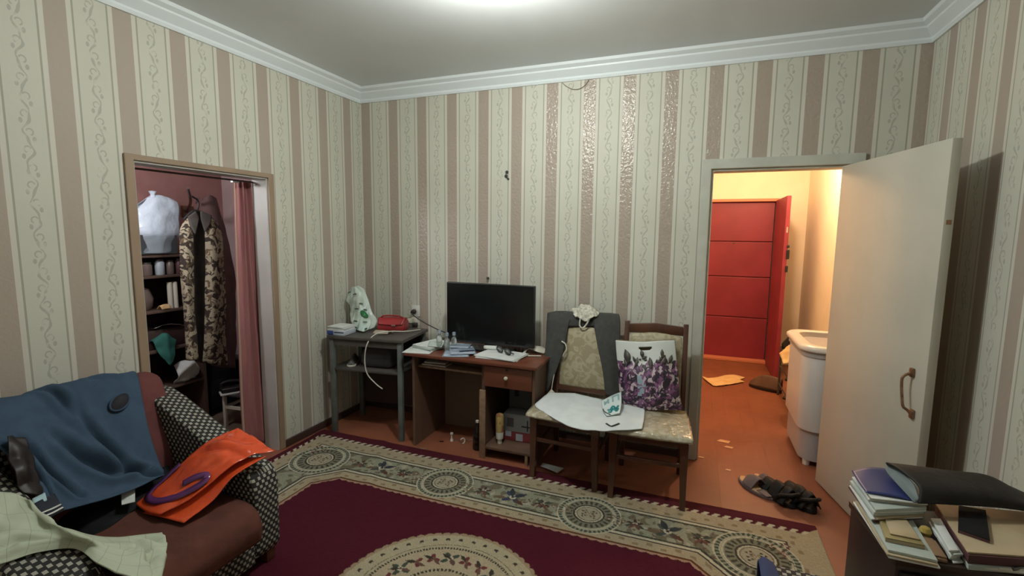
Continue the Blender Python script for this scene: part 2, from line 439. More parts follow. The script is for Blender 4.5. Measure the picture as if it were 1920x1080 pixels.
M['yellowcan'] = mat('yellow printed can', lambda c: c.mix(c.noise(22, 2).soft(.5, .6), (.48, .36, .14), (.36, .15, .07)), .35)
M['boxred'] = mat('red carton', (.22, .035, .04), .5)
M['boxwhite'] = mat('grey white carton', (.36, .40, .44), .5)
M['chipwhite'] = mat('white bits', (.62, .60, .55), .5)
M['suede'] = mat('mauve grey slipper', vary((.16, .115, .115), (.12, .085, .085), 14), .75)
M['insole'] = mat('tan insole', (.55, .33, .17), .6)
M['brownshoe'] = mat('brown shoe', vary((.115, .062, .04), (.08, .04, .027), 12), .6)
M['ragcloth'] = mat('yellow cream rag', vary((.70, .48, .24), (.62, .40, .18), 10), .85)
M['machine'] = mat('white enamel', (.62, .61, .60), .3)
M['machine_top'] = mat('cream white plastic top', (.70, .66, .60), .25)
M['machine_grey'] = mat('grey plastic base', (.36, .34, .34), .4)
M['cabinet'] = mat('dark brown cabinet', vary((.034, .018, .015), (.024, .013, .011), 6, sc=(1, 1, .15)), .35)
M['cabinet_black'] = mat('blackish front', (.012, .010, .011), .3)
M['bluefolder'] = mat('navy blue folder', (.018, .030, .125), .38)
M['maroonbook'] = mat('maroon book cover', (.085, .032, .034), .55)
M['olive'] = mat('olive yellow cover', vary((.32, .26, .12), (.26, .21, .09), 12), .45)
M['green_cloth'] = mat('teal green cloth', (.02, .12, .10), .85)
M['shelfwood'] = mat('dull brown shelf board', (.10, .06, .045), .6)
M['bluefabric'] = mat('dark blue cloth', (.022, .036, .10), .85)
M['yellowball'] = mat('yellow fruit', (.45, .33, .08), .45)
M['grey_metal'] = mat('dull dark metal', (.10, .10, .10), .4, metal=.7)
M['jar'] = mat('old jar', (.14, .10, .09), .4)

# ------------------------------------------------------------------ the setting
H, WX, CY, CEIL = 2.674, 3.95, -3.8, 2.785
def hole_wall(axis, a0, a1, z1, h0, h1, hz, t0, t1):  # a wall slab from z 0 to z1 with one doorway
    poly = [(a0, 0), (h0, 0), (h0, hz), (h1, hz), (h1, 0), (a1, 0), (a1, z1), (a0, z1)]
    return prism(poly, axis, t0, t1)
struct('floor', box(-.13, 4.1, CY, 3.2, -.12, 0), M['floor'])
struct('floor_pantry', box(-1.5, -.13, -2.6, -.1, -.12, 0), M['floor_pantry'])
struct('ceiling', box(-.2, 4.15, CY-.1, .12, CEIL, CEIL+.1), M['ceiling'])
struct('wall_back', hole_wall('y', -.13, WX+.02, CEIL, 2.80, 3.64, 2.045, 0, .12), M['wp_back'])
struct('wall_left', hole_wall('x', CY, 0, CEIL, -1.835, -.992, 1.945, -.13, 0), M['wp_left'])
struct('wall_right', box(WX, WX+.14, CY, 0, 0, CEIL), M['wp_right'])
struct('wall_front', box(-.13, WX+.14, CY-.12, CY, 0, CEIL), M['wp_back'])
prof = [(0, 2.674), (.012, 2.674), (.020, 2.690), (.018, 2.702), (.045, 2.728), (.058, 2.742), (.060, 2.752), (.085, 2.768), (.092, CEIL), (0, CEIL)]
def crown(axis, sign, base, a0, a1, m0, m1):           # mitred moulding along a wall
    bm = bmesh.new(); A = []; B = []
    for d, z in prof:
        for L, a, mt in ((A, a0, m0), (B, a1, m1)):
            p = a+mt*d; q = base+sign*d
            L.append(bm.verts.new((p, q, z) if axis == 'x' else (q, p, z)))
    n = len(prof)
    for i in range(n): bm.faces.new((A[i], A[(i+1) % n], B[(i+1) % n], B[i]))
    bm.faces.new(A); bm.faces.new(B)
    return bm
struct('trim_1', crown('x', -1, 0, 0, WX, 1, -1), M['crown'], 25)
struct('trim_2', crown('y', 1, 0, CY, 0, 1, -1), M['crown'], 25)
struct('trim_3', crown('y', -1, WX, CY, 0, 1, -1), M['crown'], 25)
struct('baseboard_left', box(0, .018, -.952, 0, 0, .055, bev=.004), M['base'])
struct('baseboard_back', box(.018, 2.76, -.016, 0, 0, .055, bev=.004), M['base'])
struct('baseboard_right', box(WX-.018, WX, CY, -.016, 0, .055, bev=.004), M['base'])
# pantry casing and jamb lining
t = struct('trim_4', prism([(-1.876, .0), (-1.832, .0), (-1.832, 1.942), (-.995, 1.942), (-.995, 0), (-.950, 0), (-.950, 1.972), (-1.876, 1.972)], 'x', 0, .014, bev=.003), M['frame_tan'])
struct('jamb_lining', prism([(-1.835, 0), (-1.823, 0), (-1.823, 1.932), (-1.004, 1.932), (-1.004, 0), (-.992, 0), (-.992, 1.945), (-1.835, 1.945)], 'x', -.13, 0), M['jamb'], parent=t)
# white door frame
t = struct('trim_5', prism([(2.765, 0), (2.826, 0), (2.826, 2.018), (3.612, 2.018), (3.612, 0), (3.676, 0), (3.676, 2.082), (2.765, 2.082)], 'y', -.022, 0, bev=.005), M['frame_white'])
struct('door_stop', prism([(2.80, 0), (2.842, 0), (2.842, 2.004), (3.60, 2.004), (3.60, 0), (3.64, 0), (3.64, 2.045), (2.80, 2.045)], 'y', 0, .12, bev=.003), M['frame_white'], parent=t)
# room door leaf, swung into the room
d1 = thing('door_1', 'x', 'x', (3.592, -.03, 0), math.radians(-76.9)); del d1['label'], d1['category']; d1['kind'] = 'structure'
add('leaf', box(0, .862, -.040, 0, .012, 2.005, bev=.003), M['door_white'], d1, local=True)
hd = bmesh.new()
tube(hd, [(.778, -.052, .955), (.776, -.080, .935), (.778, -.084, .90), (.790, -.084, .84), (.800, -.082, .80), (.806, -.066, .785), (.808, -.050, .765)], .0065, 8, 24)
hdl = add('door_handle', hd, M['brass'], d1, local=True, label='curved copper coloured pull handle')
for k, (u, z) in enumerate(((.780, .958), (.808, .768))):
    add('handle_plate', cbox((u, -.0475, z-.022), (.026, .015, .044), bev=.006), M['brass'], hdl, local=True)
add('latch_plate', box(.8621, .8640, -.030, -.010, 1.64, 1.66), M['brass'], d1, local=True)
for z in (.25, 1.0, 1.75):
    bm = bmesh.new(); tube(bm, [(-.004, -.001, z), (-.004, -.001, z+.09)], .007, 8); add('hinge', bm, M['frame_white'], d1, local=True)
# hall
struct('wall_hall_right', box(3.97, 4.09, .12, 3.2, 0, 2.7), M['hall_wall'])
struct('wall_hall_left', box(2.28, 2.40, .12, 3.2, 0, 2.7), M['hall_wall'])
struct('wall_hall_far', hole_wall('y', 2.40, 3.97, 2.7, 2.66, 3.645, 2.03, 3.1, 3.2), M['hall_wall'])
struct('ceiling_hall', box(2.28, 4.09, .12, 3.2, 2.7, 2.8), M['hall_wall'])
struct('wall_hall_near', box(2.40, 2.78, .122, .13, 0, 2.7), M['hall_wall'])
d2 = struct('door_2', box(2.67, 3.635, 3.155, 3.19, .02, 2.0), M['red_door'])
zs = [.02, .552, 1.068, 1.510, 2.0]
for a, b in zip(zs, zs[1:]): struct('panel', box(2.672, 3.633, 3.135, 3.156, a+.006, b-.006, bev=.005), M['red_door'], parent=d2)
bm = bmesh.new(); lathe(bm, [(.012, 0), (.012, .006), (.005, .012)], Matrix.Translation((3.20, 3.136, 1.49)) @ Matrix.Rotation(PI/2, 4, 'X'), 12); struct('peephole', bm, M['brass'], parent=d2)
struct('door_plate', box(2.838, 2.872, 3.122, 3.1345, 1.50, 1.59, bev=.003), M['white'], parent=d2)
struct('trim_6', prism([(2.64, 0), (2.66, 0), (2.66, 2.0), (3.645, 2.0), (3.645, 0), (3.67, 0), (3.67, 2.035), (2.64, 2.035)], 'y', 3.075, 3.135, bev=.004), M['red_trim'])
struct('trim_7', box(2.67, 3.64, 3.02, 3.13, 0, .035, bev=.006), M['red_trim'])
d3 = struct('door_3', box(3.632, 3.672, 2.32, 3.06, .01, 2.01, bev=.004), M['red_door'])
for z, h, dp in ((1.46, .03, .014), (1.34, .10, .018), (1.20, .07, .014)):
    struct('lock', box(3.66, 3.672+dp, 2.305, 2.34, z, z+h, bev=.006), M['black'], parent=d3)
struct('lock_plate', box(3.645, 3.660, 2.314, 2.321, 1.62, 1.68), M['chrome'], parent=d3)
# pantry
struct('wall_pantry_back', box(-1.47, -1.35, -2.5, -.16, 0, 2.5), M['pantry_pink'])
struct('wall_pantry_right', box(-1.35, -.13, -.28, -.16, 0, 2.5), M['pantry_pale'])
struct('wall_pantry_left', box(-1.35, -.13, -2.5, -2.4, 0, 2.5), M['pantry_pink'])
struct('ceiling_pantry', box(-1.47, -.13, -2.5, -.16, 2.5, 2.6), M['jamb'])

# ------------------------------------------------------------------ rug: pattern painted per vertex on the pile
def rug():
    X0, X1, Y0, Y1 = .055, 3.445, -.650, -3.06
    xs = np.linspace(X0, X1, 680); ys = np.concatenate([np.linspace(Y0+.042, -2.15, 338), np.linspace(-2.15, Y1, 110)[1:]])
    X, Y = np.meshgrid(xs, ys); cx, cy = (X0+X1)/2, -1.855
    P = np.minimum(X-X0, X1-X); Q = np.minimum(Y0-Y, Y-Y1)               # distance from the short and long edges
    d = np.minimum(P, Q); along = np.where(Q < P, X, Y)
    c = np.zeros(X.shape+(3,)); 
    def put(mask, col): c[mask] = col
    rng = np.random.RandomState(3)
    def blur_noise(n, s):
        g = rng.rand(n, n); iy = (np.abs(Y)*s) % (n-1); ix = (X*s) % (n-1); a = iy.astype(int); b = ix.astype(int); fy = iy-a; fx = ix-b
        return g[a, b]*(1-fy)*(1-fx)+g[a+1, b]*fy*(1-fx)+g[a, b+1]*(1-fy)*fx+g[a+1, b+1]*fy*fx
    N1 = blur_noise(160, 34.); N2 = blur_noise(160, 60.)
    red = (.060, .008, .014); field = (.056, .0055, .013); beige = (.300, .250, .165); dk = (.036, .030, .022); grn = (.045, .058, .042)
    pale = (.40, .36, .27); main = (.215, .215, .155); tan = (.20, .145, .085); brown = (.075, .035, .022); pink = (.30, .19, .13); blue = (.035, .045, .085)
    c[:] = red
    # octagon-like distance that cuts the inner corners
    ch = (P+Q-.42)/1.42 
    din = np.where((P < .95) & (Q < .95), np.minimum(d, np.maximum(ch, 0)+.0), d)
    tw = np.sin(along*2*PI/.055+d*90)
    put((d > .048) & (d < .074) & (tw > -.1), pale)
    put((d > .074), beige); edge = (X1-X < .076) & (P < Q); put(edge, beige)
    hook = (np.abs((d-.135)-.012*np.sign(np.sin(along*2*PI/.14))) < .006+.006*np.sin(along*2*PI/.07)) & (np.sin(along*2*PI/.07) > .2)
    put((d > .074) & (d < .170) & hook, tan)
    put((d > .172) & (d < .182), dk); put((d > .182) & (d < .198), pale)
    put((d > .198) & (d < .214), np.array(dk)); put((d > .198) & (d < .214) & (np.sin(along*2*PI/.022) > .2), grn)
    band = (d > .214)
    put(band, main)
    # scrolls of the main band
    m = band & (N1 > .60); put(m, (.125, .110, .072)); m = band & (N2 > .80); put(m, (.10, .06, .045)); m = band & (N1 < .2); put(m, (.30, .28, .21))
    def flower(fx, fy, r, colr, petals, ang=0, core=pale):
        dx, dy = X-fx, Y-fy; rr = np.hypot(dx, dy); th = np.arctan2(dy, dx)+ang
        rad = r*(.62+.38*np.cos(petals*th))
        put(rr < rad, colr); put(rr < r*.30, core); put(rr < r*.14, brown)
    def leafstroke(x0, y0, x1, y1, wd, col):
        L2 = (x1-x0)**2+(y1-y0)**2; t = np.clip(((X-x0)*(x1-x0)+(Y-y0)*(y1-y0))/L2, 0, 1)
        dd = np.hypot(X-x0-t*(x1-x0), Y-y0-t*(y1-y0)); put(dd < wd*np.sin(PI*np.clip(t, .08, .95)), col)
    def spray(mx, my, hx, big):
        for s in (-1, 1):
            ax, ay = (hx, 0) if abs(hx) > 0 else (0, .20)
            fx, fy = mx+s*ax*1.0, my+s*ay
            flower(fx, fy, .046, (.045, .025, .020), 5, .4*s)
            for k in (-1, 1):
                leafstroke(fx, fy, fx+.055*k, fy+.035*s, .011, grn); leafstroke(fx, fy, fx+.03*k, fy-.05, .010, (.11, .05, .035))
            for q in range(5):
                gx, gy = mx+s*ax*(1.35+.12*q), my+s*ay*(1.35+.12*q)+.03*math.sin(q*2.4)
                flower(gx, gy, .020, (.15, .10, .07), 4, q)
        flower(mx, my, .074, big, 4, PI/4)
        leafstroke(mx, my, mx-.04, my+.095, .017, (.03, .035, .04)); leafstroke(mx, my, mx+.075, my+.06, .016, (.03, .035, .04))
        leafstroke(mx-.03, my-.02, mx-.115, my-.03, .016, (.12, .08, .05)); leafstroke(mx+.02, my-.02, mx+.085, my-.06, .015, brown)
    def medal(mx, my, R):
        rr = np.hypot(X-mx, Y-my); th = np.arctan2(Y-my, X-mx)
        put(rr < R*1.22, pale); put((rr < R*1.17) & (rr > R*1.03), grn); put((rr < R*1.17) & (rr > R*1.03) & (np.sin(th*44) > .3), main)
        put(rr < R, main); put((rr < R*.97) & (rr > R*.92), pale)
        put((rr < R*.90) & (rr > R*.60), (.16, .15, .105)); put((rr < R*.87) & (rr > R*.66) & (np.sin(th*24) > .1), (.045, .042, .030))
        put((rr < R*.60) & (rr > R*.53), dk); put((rr < R*.53), pale); put((rr < R*.47) & (rr > R*.43), (.13, .10, .07)); put(rr < R*.43, (.29, .265, .19))
        for k in range(4): flower(mx+R*.26*math.cos(PI/4+k*PI/2), my+R*.2*math.sin(PI/4+k*PI/2), R*.13, (.10, .055, .04) if k % 2 else dk, 3, k)
        flower(mx, my, R*.2, (.20, .16, .10), 6)
    yb = Y0-.312; mxs = [X0+.90+.30+.03, X0+2.18]
    mxs = [1.345, 2.265]
    # inner lines and beige band; then the field
    d2 = din
    inner = (d2 > .400)
    put(inner, dk); put(inner & (np.sin(along*2*PI/.022) > .2), grn); put(d2 > .415, pale); put(d2 > .432, dk); put(d2 > .442, beige)
    hook2 = (np.abs((d2-.472)-.010*np.sign(np.sin(along*2*PI/.14))) < .010) & (np.sin(along*2*PI/.07) > .25)
    put((d2 > .442) & (d2 < .500) & hook2, tan)
    put(d2 > .505, (.085, .030, .012)); 
    sc = .527+.009*np.abs(np.sin(along*PI/.050))
    put(d2 > .519, pink); put(d2 > sc, field)
    for sgn, ymid in ((1, yb), (-1, Y1+.312)):
        for mx in mxs: medal(mx, ymid, .148)
        for mx, hx in ((.865, .17), (1.805, .19), (2.69, .17)): spray(mx, ymid, hx, blue if mx == 1.805 else (.05, .06, .055))
    for mx in (X0+.312, X1-.312): spray(mx, cy, 0, (.05, .06, .055))
    for mx in (X0+.335, X1-.335):
        for my in (Y0-.365, Y1+.365): medal(mx, my, .165)
    for mx in (X0+.335, X1-.335):                                         # sprigs in the outer corners
        s = -1 if mx < cx else 1
        for k, (a, b) in enumerate(((.10, .05), (.13, -.02), (.05, .09), (.12, .12), (-.02, .12))):
            flower(mx+s*(a+.03), Y0-.365+b+.03, .026, ((.13, .05, .04), grn, brown)[k % 3], 4, k)
    # round centre medallion
    mx, my, R = 1.785, -1.86, .475
    rr = np.hypot(X-mx, Y-my); th = np.arctan2(Y-my, X-mx)
    put(rr < R+.010*np.abs(np.sin(th*33)), (.25, .185, .115)); put(rr < R-.012, (.33, .285, .19))
    arrow = (np.abs(rr-(R-.055)-.01*np.sin(th*40)) < .008) & (np.sin(th*40) > .55); put(arrow, dk)
    put((rr < R-.088) & (rr > R-.092), (.12, .09, .06)); put((rr < R-.108) & (rr > R-.122) & (np.sin(th*150) > -.3), dk)
    put(rr < R-.122, (.33, .275, .185))
    for k in range(22):
        a = k*2*PI/22+.1; q = R-.19
        col = (grn, (.11, .028, .028), (.11, .028, .028))[k % 3]
        fx, fy = mx+q*math.cos(a), my+q*math.sin(a)
        flower(fx, fy, .050 if k % 3 == 0 else .036, col, 4 if k % 3 == 0 else 3, a*3, pale if k % 3 == 0 else (.16, .08, .06))
        a2 = a+.14; leafstroke(fx, fy, mx+(q+.035)*math.cos(a2), my+(q+.035)*math.sin(a2), .010, dk)
        a3 = a-.12; leafstroke(fx, fy, mx+(q-.045)*math.cos(a3), my+(q-.045)*math.sin(a3), .009, (.10, .05, .04))
    put((rr < R-.262) & (rr > R-.278) & (np.sin(th*70) > -.3), dk); put(rr < R-.278, (.30, .25, .165))
    for k in range(10):
        a = k*2*PI/10; flower(mx+.12*math.cos(a), my+.12*math.sin(a), .045, (grn, brown)[k % 2], 5, a)
    flower(mx, my, .075, (.12, .03, .03), 8)
    c *= (0.86+.28*rng.rand(*X.shape))[..., None]
    Z = .010+.0014*N1+.010*np.exp(-((Q-.03)/.06)**2)*(np.sin(X*4.1+1)*.5+.5)*.8+.006*np.exp(-(((X-1.02)+.55*(Y+1.35))/.05)**2)
    Z[0, :] = Z[-1, :] = .004; Z[:, 0] = Z[:, -1] = .004
    ny, nx = X.shape; V = np.stack([X-cx, Y-cy, Z], -1).reshape(-1, 3)
    i = (np.arange(ny-1)[:, None]*nx+np.arange(nx-1)[None]).ravel()
    F = np.stack([i, i+nx, i+nx+1, i+1], -1)
    me = bpy.data.meshes.new('rug'); me.from_pydata(V.tolist(), [], F.tolist()); me.update()
    at = me.color_attributes.new('pile', 'FLOAT_COLOR', 'POINT')
    at.data.foreach_set('color', np.concatenate([c.reshape(-1, 3), np.ones((ny*nx, 1))], 1).astype(np.float32).ravel())
    me.polygons.foreach_set('use_smooth', [True]*len(me.polygons))
    me.materials.append(mat('rug pile', lambda k: k.attr('pile'), .95, spec=.15, bump=lambda k: k.noise(260, 2), bd=.002))
    o = bpy.data.objects.new('rug', me); COL.objects.link(o); o.location = (cx, cy, 0)
    o['label'] = 'burgundy rug with a beige flowered border and round centre on the floor'; o['category'] = 'rug'
rug()

# ------------------------------------------------------------------ armchair
T = thing('armchair', 'black and white woven armchair with brown cushion beside the pantry doorway', 'armchair', (.6, -2.32, 0))
def arm(y0, y1, k=1):
    poly = [(.14, .06), (.92, .06), (.945, .10), (.95, .40), (.935, .46), (.90, .49), (.84, .515), (.74, .555), (.60, .62), (.46, .685), (.34, .74), (.24, .775), (.16, .775), (.12, .72)]
    return prism([(x*k, z) for x, z in poly], 'y', y0, y1, bev=.018, seg=3)
add('arm', arm(-2.005, -1.865), M['weave'], T, smooth=50); add('arm', arm(-2.785, -2.605, 1.06), M['weave'], T, smooth=50)
add('base', box(.16, .94, -2.64, -2.005, .06, .24, bev=.01), M['weave'], T)
add('backrest', prism([(.10, .06), (.36, .06), (.40, .34), (.25, .80), (.20, .835), (.15, .84), (.10, .80)], 'y', -2.70, -1.955, bev=.025, seg=3), M['weave'], T, smooth=50)
cu = patch([[(.36, y, .26) for y in (-2.64, -2.45, -2.2, -2.005)], [(.40, y, .37) for y in (-2.63, -2.45, -2.2, -2.015)], [(.66, y, z) for y, z in ((-2.63, .365), (-2.45, .385), (-2.2, .385), (-2.012, .37))],
            [(.93, y, z) for y, z in ((-2.62, .345), (-2.45, .36), (-2.2, .36), (-2.02, .35))], [(1.005, y, .295) for y in (-2.60, -2.45, -2.2, -2.03)], [(.995, y, .21) for y in (-2.60, -2.45, -2.2, -2.03)]], 30, 40, .006, 9)
add('seat_cushion', cu, M['velour'], T, label='brown velour seat cushion', solid=.02)
for x in (.2, .90):
    for y in (-2.74, -1.91): add('foot', box(x-.025, x+.025, y-.025, y+.025, 0.012, .065, bev=.004), M['wood_dark'], T)
single('throw_blanket', patch([[(.085, y, .66) for y in (-2.55, -2.3, -2.1, -1.945)], [(.105, y, .83) for y in (-2.55, -2.3, -2.1, -1.945)], [(.18, y, .858) for y in (-2.55, -2.3, -2.1, -1.935)], [(.262, y, .81) for y in (-2.55, -2.3, -2.1, -1.93)],
                              [(.37, y, .60) for y in (-2.55, -2.3, -2.12, -1.965)], [(.43, y, .40) for y in (-2.55, -2.3, -2.13, -2.02)]], 40, 44, .006, 9, 3, ridge=.004), M['throw'], 'maroon throw draped over the back of the patterned armchair', 'blanket', solid=.006)
# slate blue garment
bl = [[(.10, -2.78, .80), (.09, -2.55, .83), (.09, -2.3, .85), (.10, -2.06, .84)],
      [(0.200,-2.634,0.943), (0.200,-2.441,0.901), (0.200,-2.240,0.908), (0.200,-2.011,0.884)],
      [(0.330,-2.646,0.869), (0.335,-2.458,0.808), (0.335,-2.281,0.764), (0.365,-2.082,0.721)],
      [(0.420,-2.617,0.808), (0.420,-2.471,0.717), (0.420,-2.295,0.657), (0.440,-2.101,0.584)],
      [(0.490,-2.567,0.669), (0.500,-2.476,0.614), (0.500,-2.317,0.558), (0.490,-2.112,0.513)],
      [(0.560,-2.572,0.614), (0.570,-2.481,0.556), (0.560,-2.334,0.514), (0.540,-2.134,0.487)],
      [(0.600,-2.583,0.555), (0.610,-2.478,0.535), (0.600,-2.338,0.508), (0.560,-2.144,0.475)]]
G = thing('blue_garment', 'crumpled slate blue garment hung over the armchair back', 'garment', (.4, -2.3, .40))
add('cloth', patch(bl, 76, 76, .006, 7, 5, ridge=.005, rs=7, folds=[([(.60, .30), (.70, .53), (.86, .74), (.97, .93)], .034, .030), ([(.40, .41), (.52, .55), (.68, .66), (.90, .72)], .034, .032), ([(.20, .44), (.24, .62), (.42, .82)], .028, .028), ([(.45, .15), (.55, .30)], .024, .022), ([(.72, .16), (.90, .20)], .016, .016), ([(.06, .5), (.14, .85)], .022, .026)]), M['bluecloth'], G, solid=.005, smooth=True)
SB = surf(bl)
nk = bmesh.new(); ring = [SB(.855+.062*math.cos(a), .285+.026*math.sin(a)+.03*math.cos(a)*-.4)+Vector((.012, -.006, .006)) for a in (2*PI*k/20 for k in range(21))]
tube(nk, ring, .0045, 8); add('collar', nk, M['bluecloth'], G)
nk = bmesh.new(); vs = [nk.verts.new(p+Vector((-.001, 0, 0))) for p in ring[:-1]]; nk.faces.new(vs); add('neck_shade', nk, M['neckshade'], G, solid=.004)  # near-black sheet over the closed cloth, stands for shade inside the neck
# black jacket under it
J = thing('black_jacket', 'black jacket with white labels lying under the blue garment', 'jacket', (.65, -2.3, .38))
jk = [[(0.191,-2.440,0.450), (0.373,-2.362,0.460), (0.418,-2.227,0.460), (0.407,-2.011,0.450)], [(0.244,-2.491,0.420), (0.463,-2.428,0.435), (0.536,-2.307,0.430), (0.520,-2.107,0.420)],
      [(0.288,-2.487,0.405), (0.569,-2.449,0.405), (0.595,-2.323,0.405), (0.549,-2.189,0.405)], [(0.312,-2.482,0.385), (0.630,-2.474,0.385), (0.600,-2.366,0.385), (0.564,-2.259,0.385)]]
add('cloth', patch(jk, 36, 24, .007, 11, 2, ridge=.006), M['blackcloth'], J, solid=.006, smooth=True)
SJ = surf(jk)
def decal(S, u0, u1, v0, v1, off=.012, n=6):
    return patch([[S(u, v)+Vector((.004, -.003, off)) for u in np.linspace(u0, u1, 4)] for v in np.linspace(v0, v1, 4)], n, n)
add('label_patch', slab(((0.525,-2.293,0.475), (0.513,-2.232,0.475), (0.619,-2.297,0.455), (0.595,-2.333,0.455)), .003), M['paper'], J, label='white label on black jacket', smooth=0)
CF = thing('navy_cuff', 'navy knit cuff with two white stripes poking out above the cream shirt', 'garment', (0.378,-2.483,0.440))
cf = [[(0.658,-2.636,0.630), (0.648,-2.602,0.633), (0.570,-2.535,0.600)], [(0.690,-2.640,0.616), (0.684,-2.609,0.617), (0.624,-2.549,0.590)], [(0.735,-2.647,0.597), (0.729,-2.618,0.597), (0.672,-2.557,0.575)]]
add('cuff', patch(cf, 10, 10), M['navy'], CF, solid=.012)
SC_ = surf(cf)
for v in (.72, .90): add('stripe', ribbon(SC_, [(.06, v), (.5, v), (.96, v)], .006, off=.0085), M['white'], CF, solid=.001)
single('folded_paper', patch([[(0.633,-2.620,0.644), (0.627,-2.582,0.646)], [(0.666,-2.634,0.629), (0.661,-2.593,0.631)]], 4, 4), M['paleblue'], 'small pale blue folded paper between blue garment and cream shirt', 'paper', solid=.004)
single('plastic_bag', patch([[(0.440,-2.589,0.828), (0.430,-2.565,0.822), (0.420,-2.532,0.797)], [(0.490,-2.609,0.770), (0.490,-2.577,0.766), (0.470,-2.535,0.723)], [(0.540,-2.620,0.715), (0.540,-2.587,0.699), (0.520,-2.545,0.653)], [(0.570,-2.614,0.648), (0.570,-2.582,0.621), (0.550,-2.545,0.587)]], 30, 30, .010, 20, 4, ridge=.010), M['binbag'], 'shiny black plastic bag on the armchair left of the blue garment', 'bag', solid=.004)
# cream checked shirt over the near arm
shr = [[(0.492,-2.720,0.707), (0.559,-2.670,0.678), (0.613,-2.633,0.652), (0.726,-2.638,0.600), (0.715,-2.512,0.465), (0.788,-2.425,0.420), (0.853,-2.343,0.405)],
       [(0.625,-2.774,0.655), (0.700,-2.719,0.622), (0.765,-2.656,0.594), (0.901,-2.623,0.575), (0.898,-2.543,0.490), (0.912,-2.469,0.440), (0.958,-2.395,0.410)],
       [(0.728,-2.817,0.610), (0.780,-2.761,0.587), (0.820,-2.683,0.572), (0.888,-2.621,0.546), (0.986,-2.589,0.505), (1.021,-2.522,0.450), (1.028,-2.448,0.405)],
       [(0.781,-2.840,0.570), (0.811,-2.776,0.559), (0.832,-2.703,0.551), (0.888,-2.631,0.530), (1.014,-2.626,0.500), (1.097,-2.569,0.440), (1.104,-2.512,0.395)]]
single('checked_shirt', patch(shr, 70, 40, .005, 11, 7, ridge=.004, folds=[([(.04, .55), (.18, .2), (.30, .05)], .012, .05), ([(.0, .35), (.15, .45)], .010, .05), ([(.62, .35), (.78, .45), (.95, .42)], .012, .05), ([(.86, .7), (.98, .5)], .012, .04), ([(.9, .1), (.97, .3)], .014, .03), ([(.84, .15), (.88, .6), (.95, .9)], .014, .03), ([(.10, .75), (.22, .55), (.30, .6)], .012, .04)]), M['check'], 'cream shirt with a thin green check across the near armrest', 'shirt', solid=.005, smooth=True)
# orange plastic bag
OB = thing('orange_bag', 'shiny orange plastic bag with a purple logo lying across the far armrest', 'bag', (.85, -2.0, .45))
ob = [[(0.564,-2.269,0.415), (0.590,-2.177,0.470), (0.634,-2.078,0.550), (0.679,-1.984,0.610), (0.712,-1.881,0.625)],
      [(0.683,-2.293,0.420), (0.720,-2.205,0.480), (0.785,-2.104,0.565), (0.828,-2.020,0.610), (0.848,-1.902,0.605)],
      [(0.765,-2.293,0.425), (0.841,-2.210,0.475), (0.897,-2.104,0.545), (0.929,-1.996,0.575), (0.974,-1.904,0.565)]]
add('film', patch(ob, 50, 36, .005, 10, 1, ridge=.003, folds=[([(.55, .1), (.72, .5), (.7, .95)], .010, .05), ([(.8, .05), (.92, .6)], .008, .05), ([(.15, .5), (.6, .75)], .007, .05)]), M['orange'], OB, solid=.003, smooth=True)
SO = surf(ob)
ob2 = [[(0.650,-2.289,0.405), (0.756,-2.220,0.455), (0.818,-2.095,0.525), (0.862,-1.997,0.550)], [(0.873,-2.271,0.405), (0.896,-2.159,0.445), (0.916,-2.070,0.515), (0.956,-1.936,0.550)]]
add('film', patch(ob2, 30, 14, .004, 10, 6), M['orange'], OB, solid=.003, smooth=True)
lg = ribbon(SO, [(.43, .03), (.31, .05), (.17, .07), (.10, .18), (.11, .48), (.19, .74), (.30, .86), (.385, .90), (.42, .80), (.375, .66), (.31, .58)], .030, off=.008, n=60)
add('logo', lg, M['purple'], OB, label='purple curled logo stroke', solid=.001)

# ------------------------------------------------------------------ corner table
T = thing('corner_table', 'small dark table with grey green legs in the room corner', 'table', (.42, -.365, 0), math.radians(7))
add('tabletop', box(-.315, .325, -.235, .225, .765, .79, bev=.004), M['greytop'], T, local=True)
for x in (-.285, .29):
    for y in (-.205, .195): add('leg', box(x-.018, x+.018, y-.018, y+.018, 0, .765, bev=.003), M['greyleg'], T, local=True)
add('apron', box(-.267, .272, -.215, -.203, .715, .765), M['greytop'], T, local=True)
add('shelf', box(-.30, .305, -.215, .205, .515, .532, bev=.002), M['greytop'], T, local=True)
add('back_board', box(-.30, .305, .206, .214, .12, .765), M['maroonboard'], T, local=True)
# carton with a pile of papers
T = thing('carton', 'blue and white carton at the front of the corner table', 'box', (.195, -.535, .7905), math.radians(4))
add('box', box(-.078, .078, -.075, .075, 0, .034, bev=.002), M['bluebox'], T, local=True)
add('print_strip', box(-.012, .072, -.0765, -.0752, .019, .027), M['navyprint'], T, local=True)
T = thing('paper_pile', 'white papers stacked on the blue and white carton', 'paper', (.195, -.53, .8245), math.radians(3))
random.seed(4)
for k in range(5): add('sheet', cbox((random.uniform(-.004, .004), random.uniform(-.006, .006), k*.0062), (.140, .150, .006), rz=random.uniform(-.06, .06)), M['paper'], T, local=True)
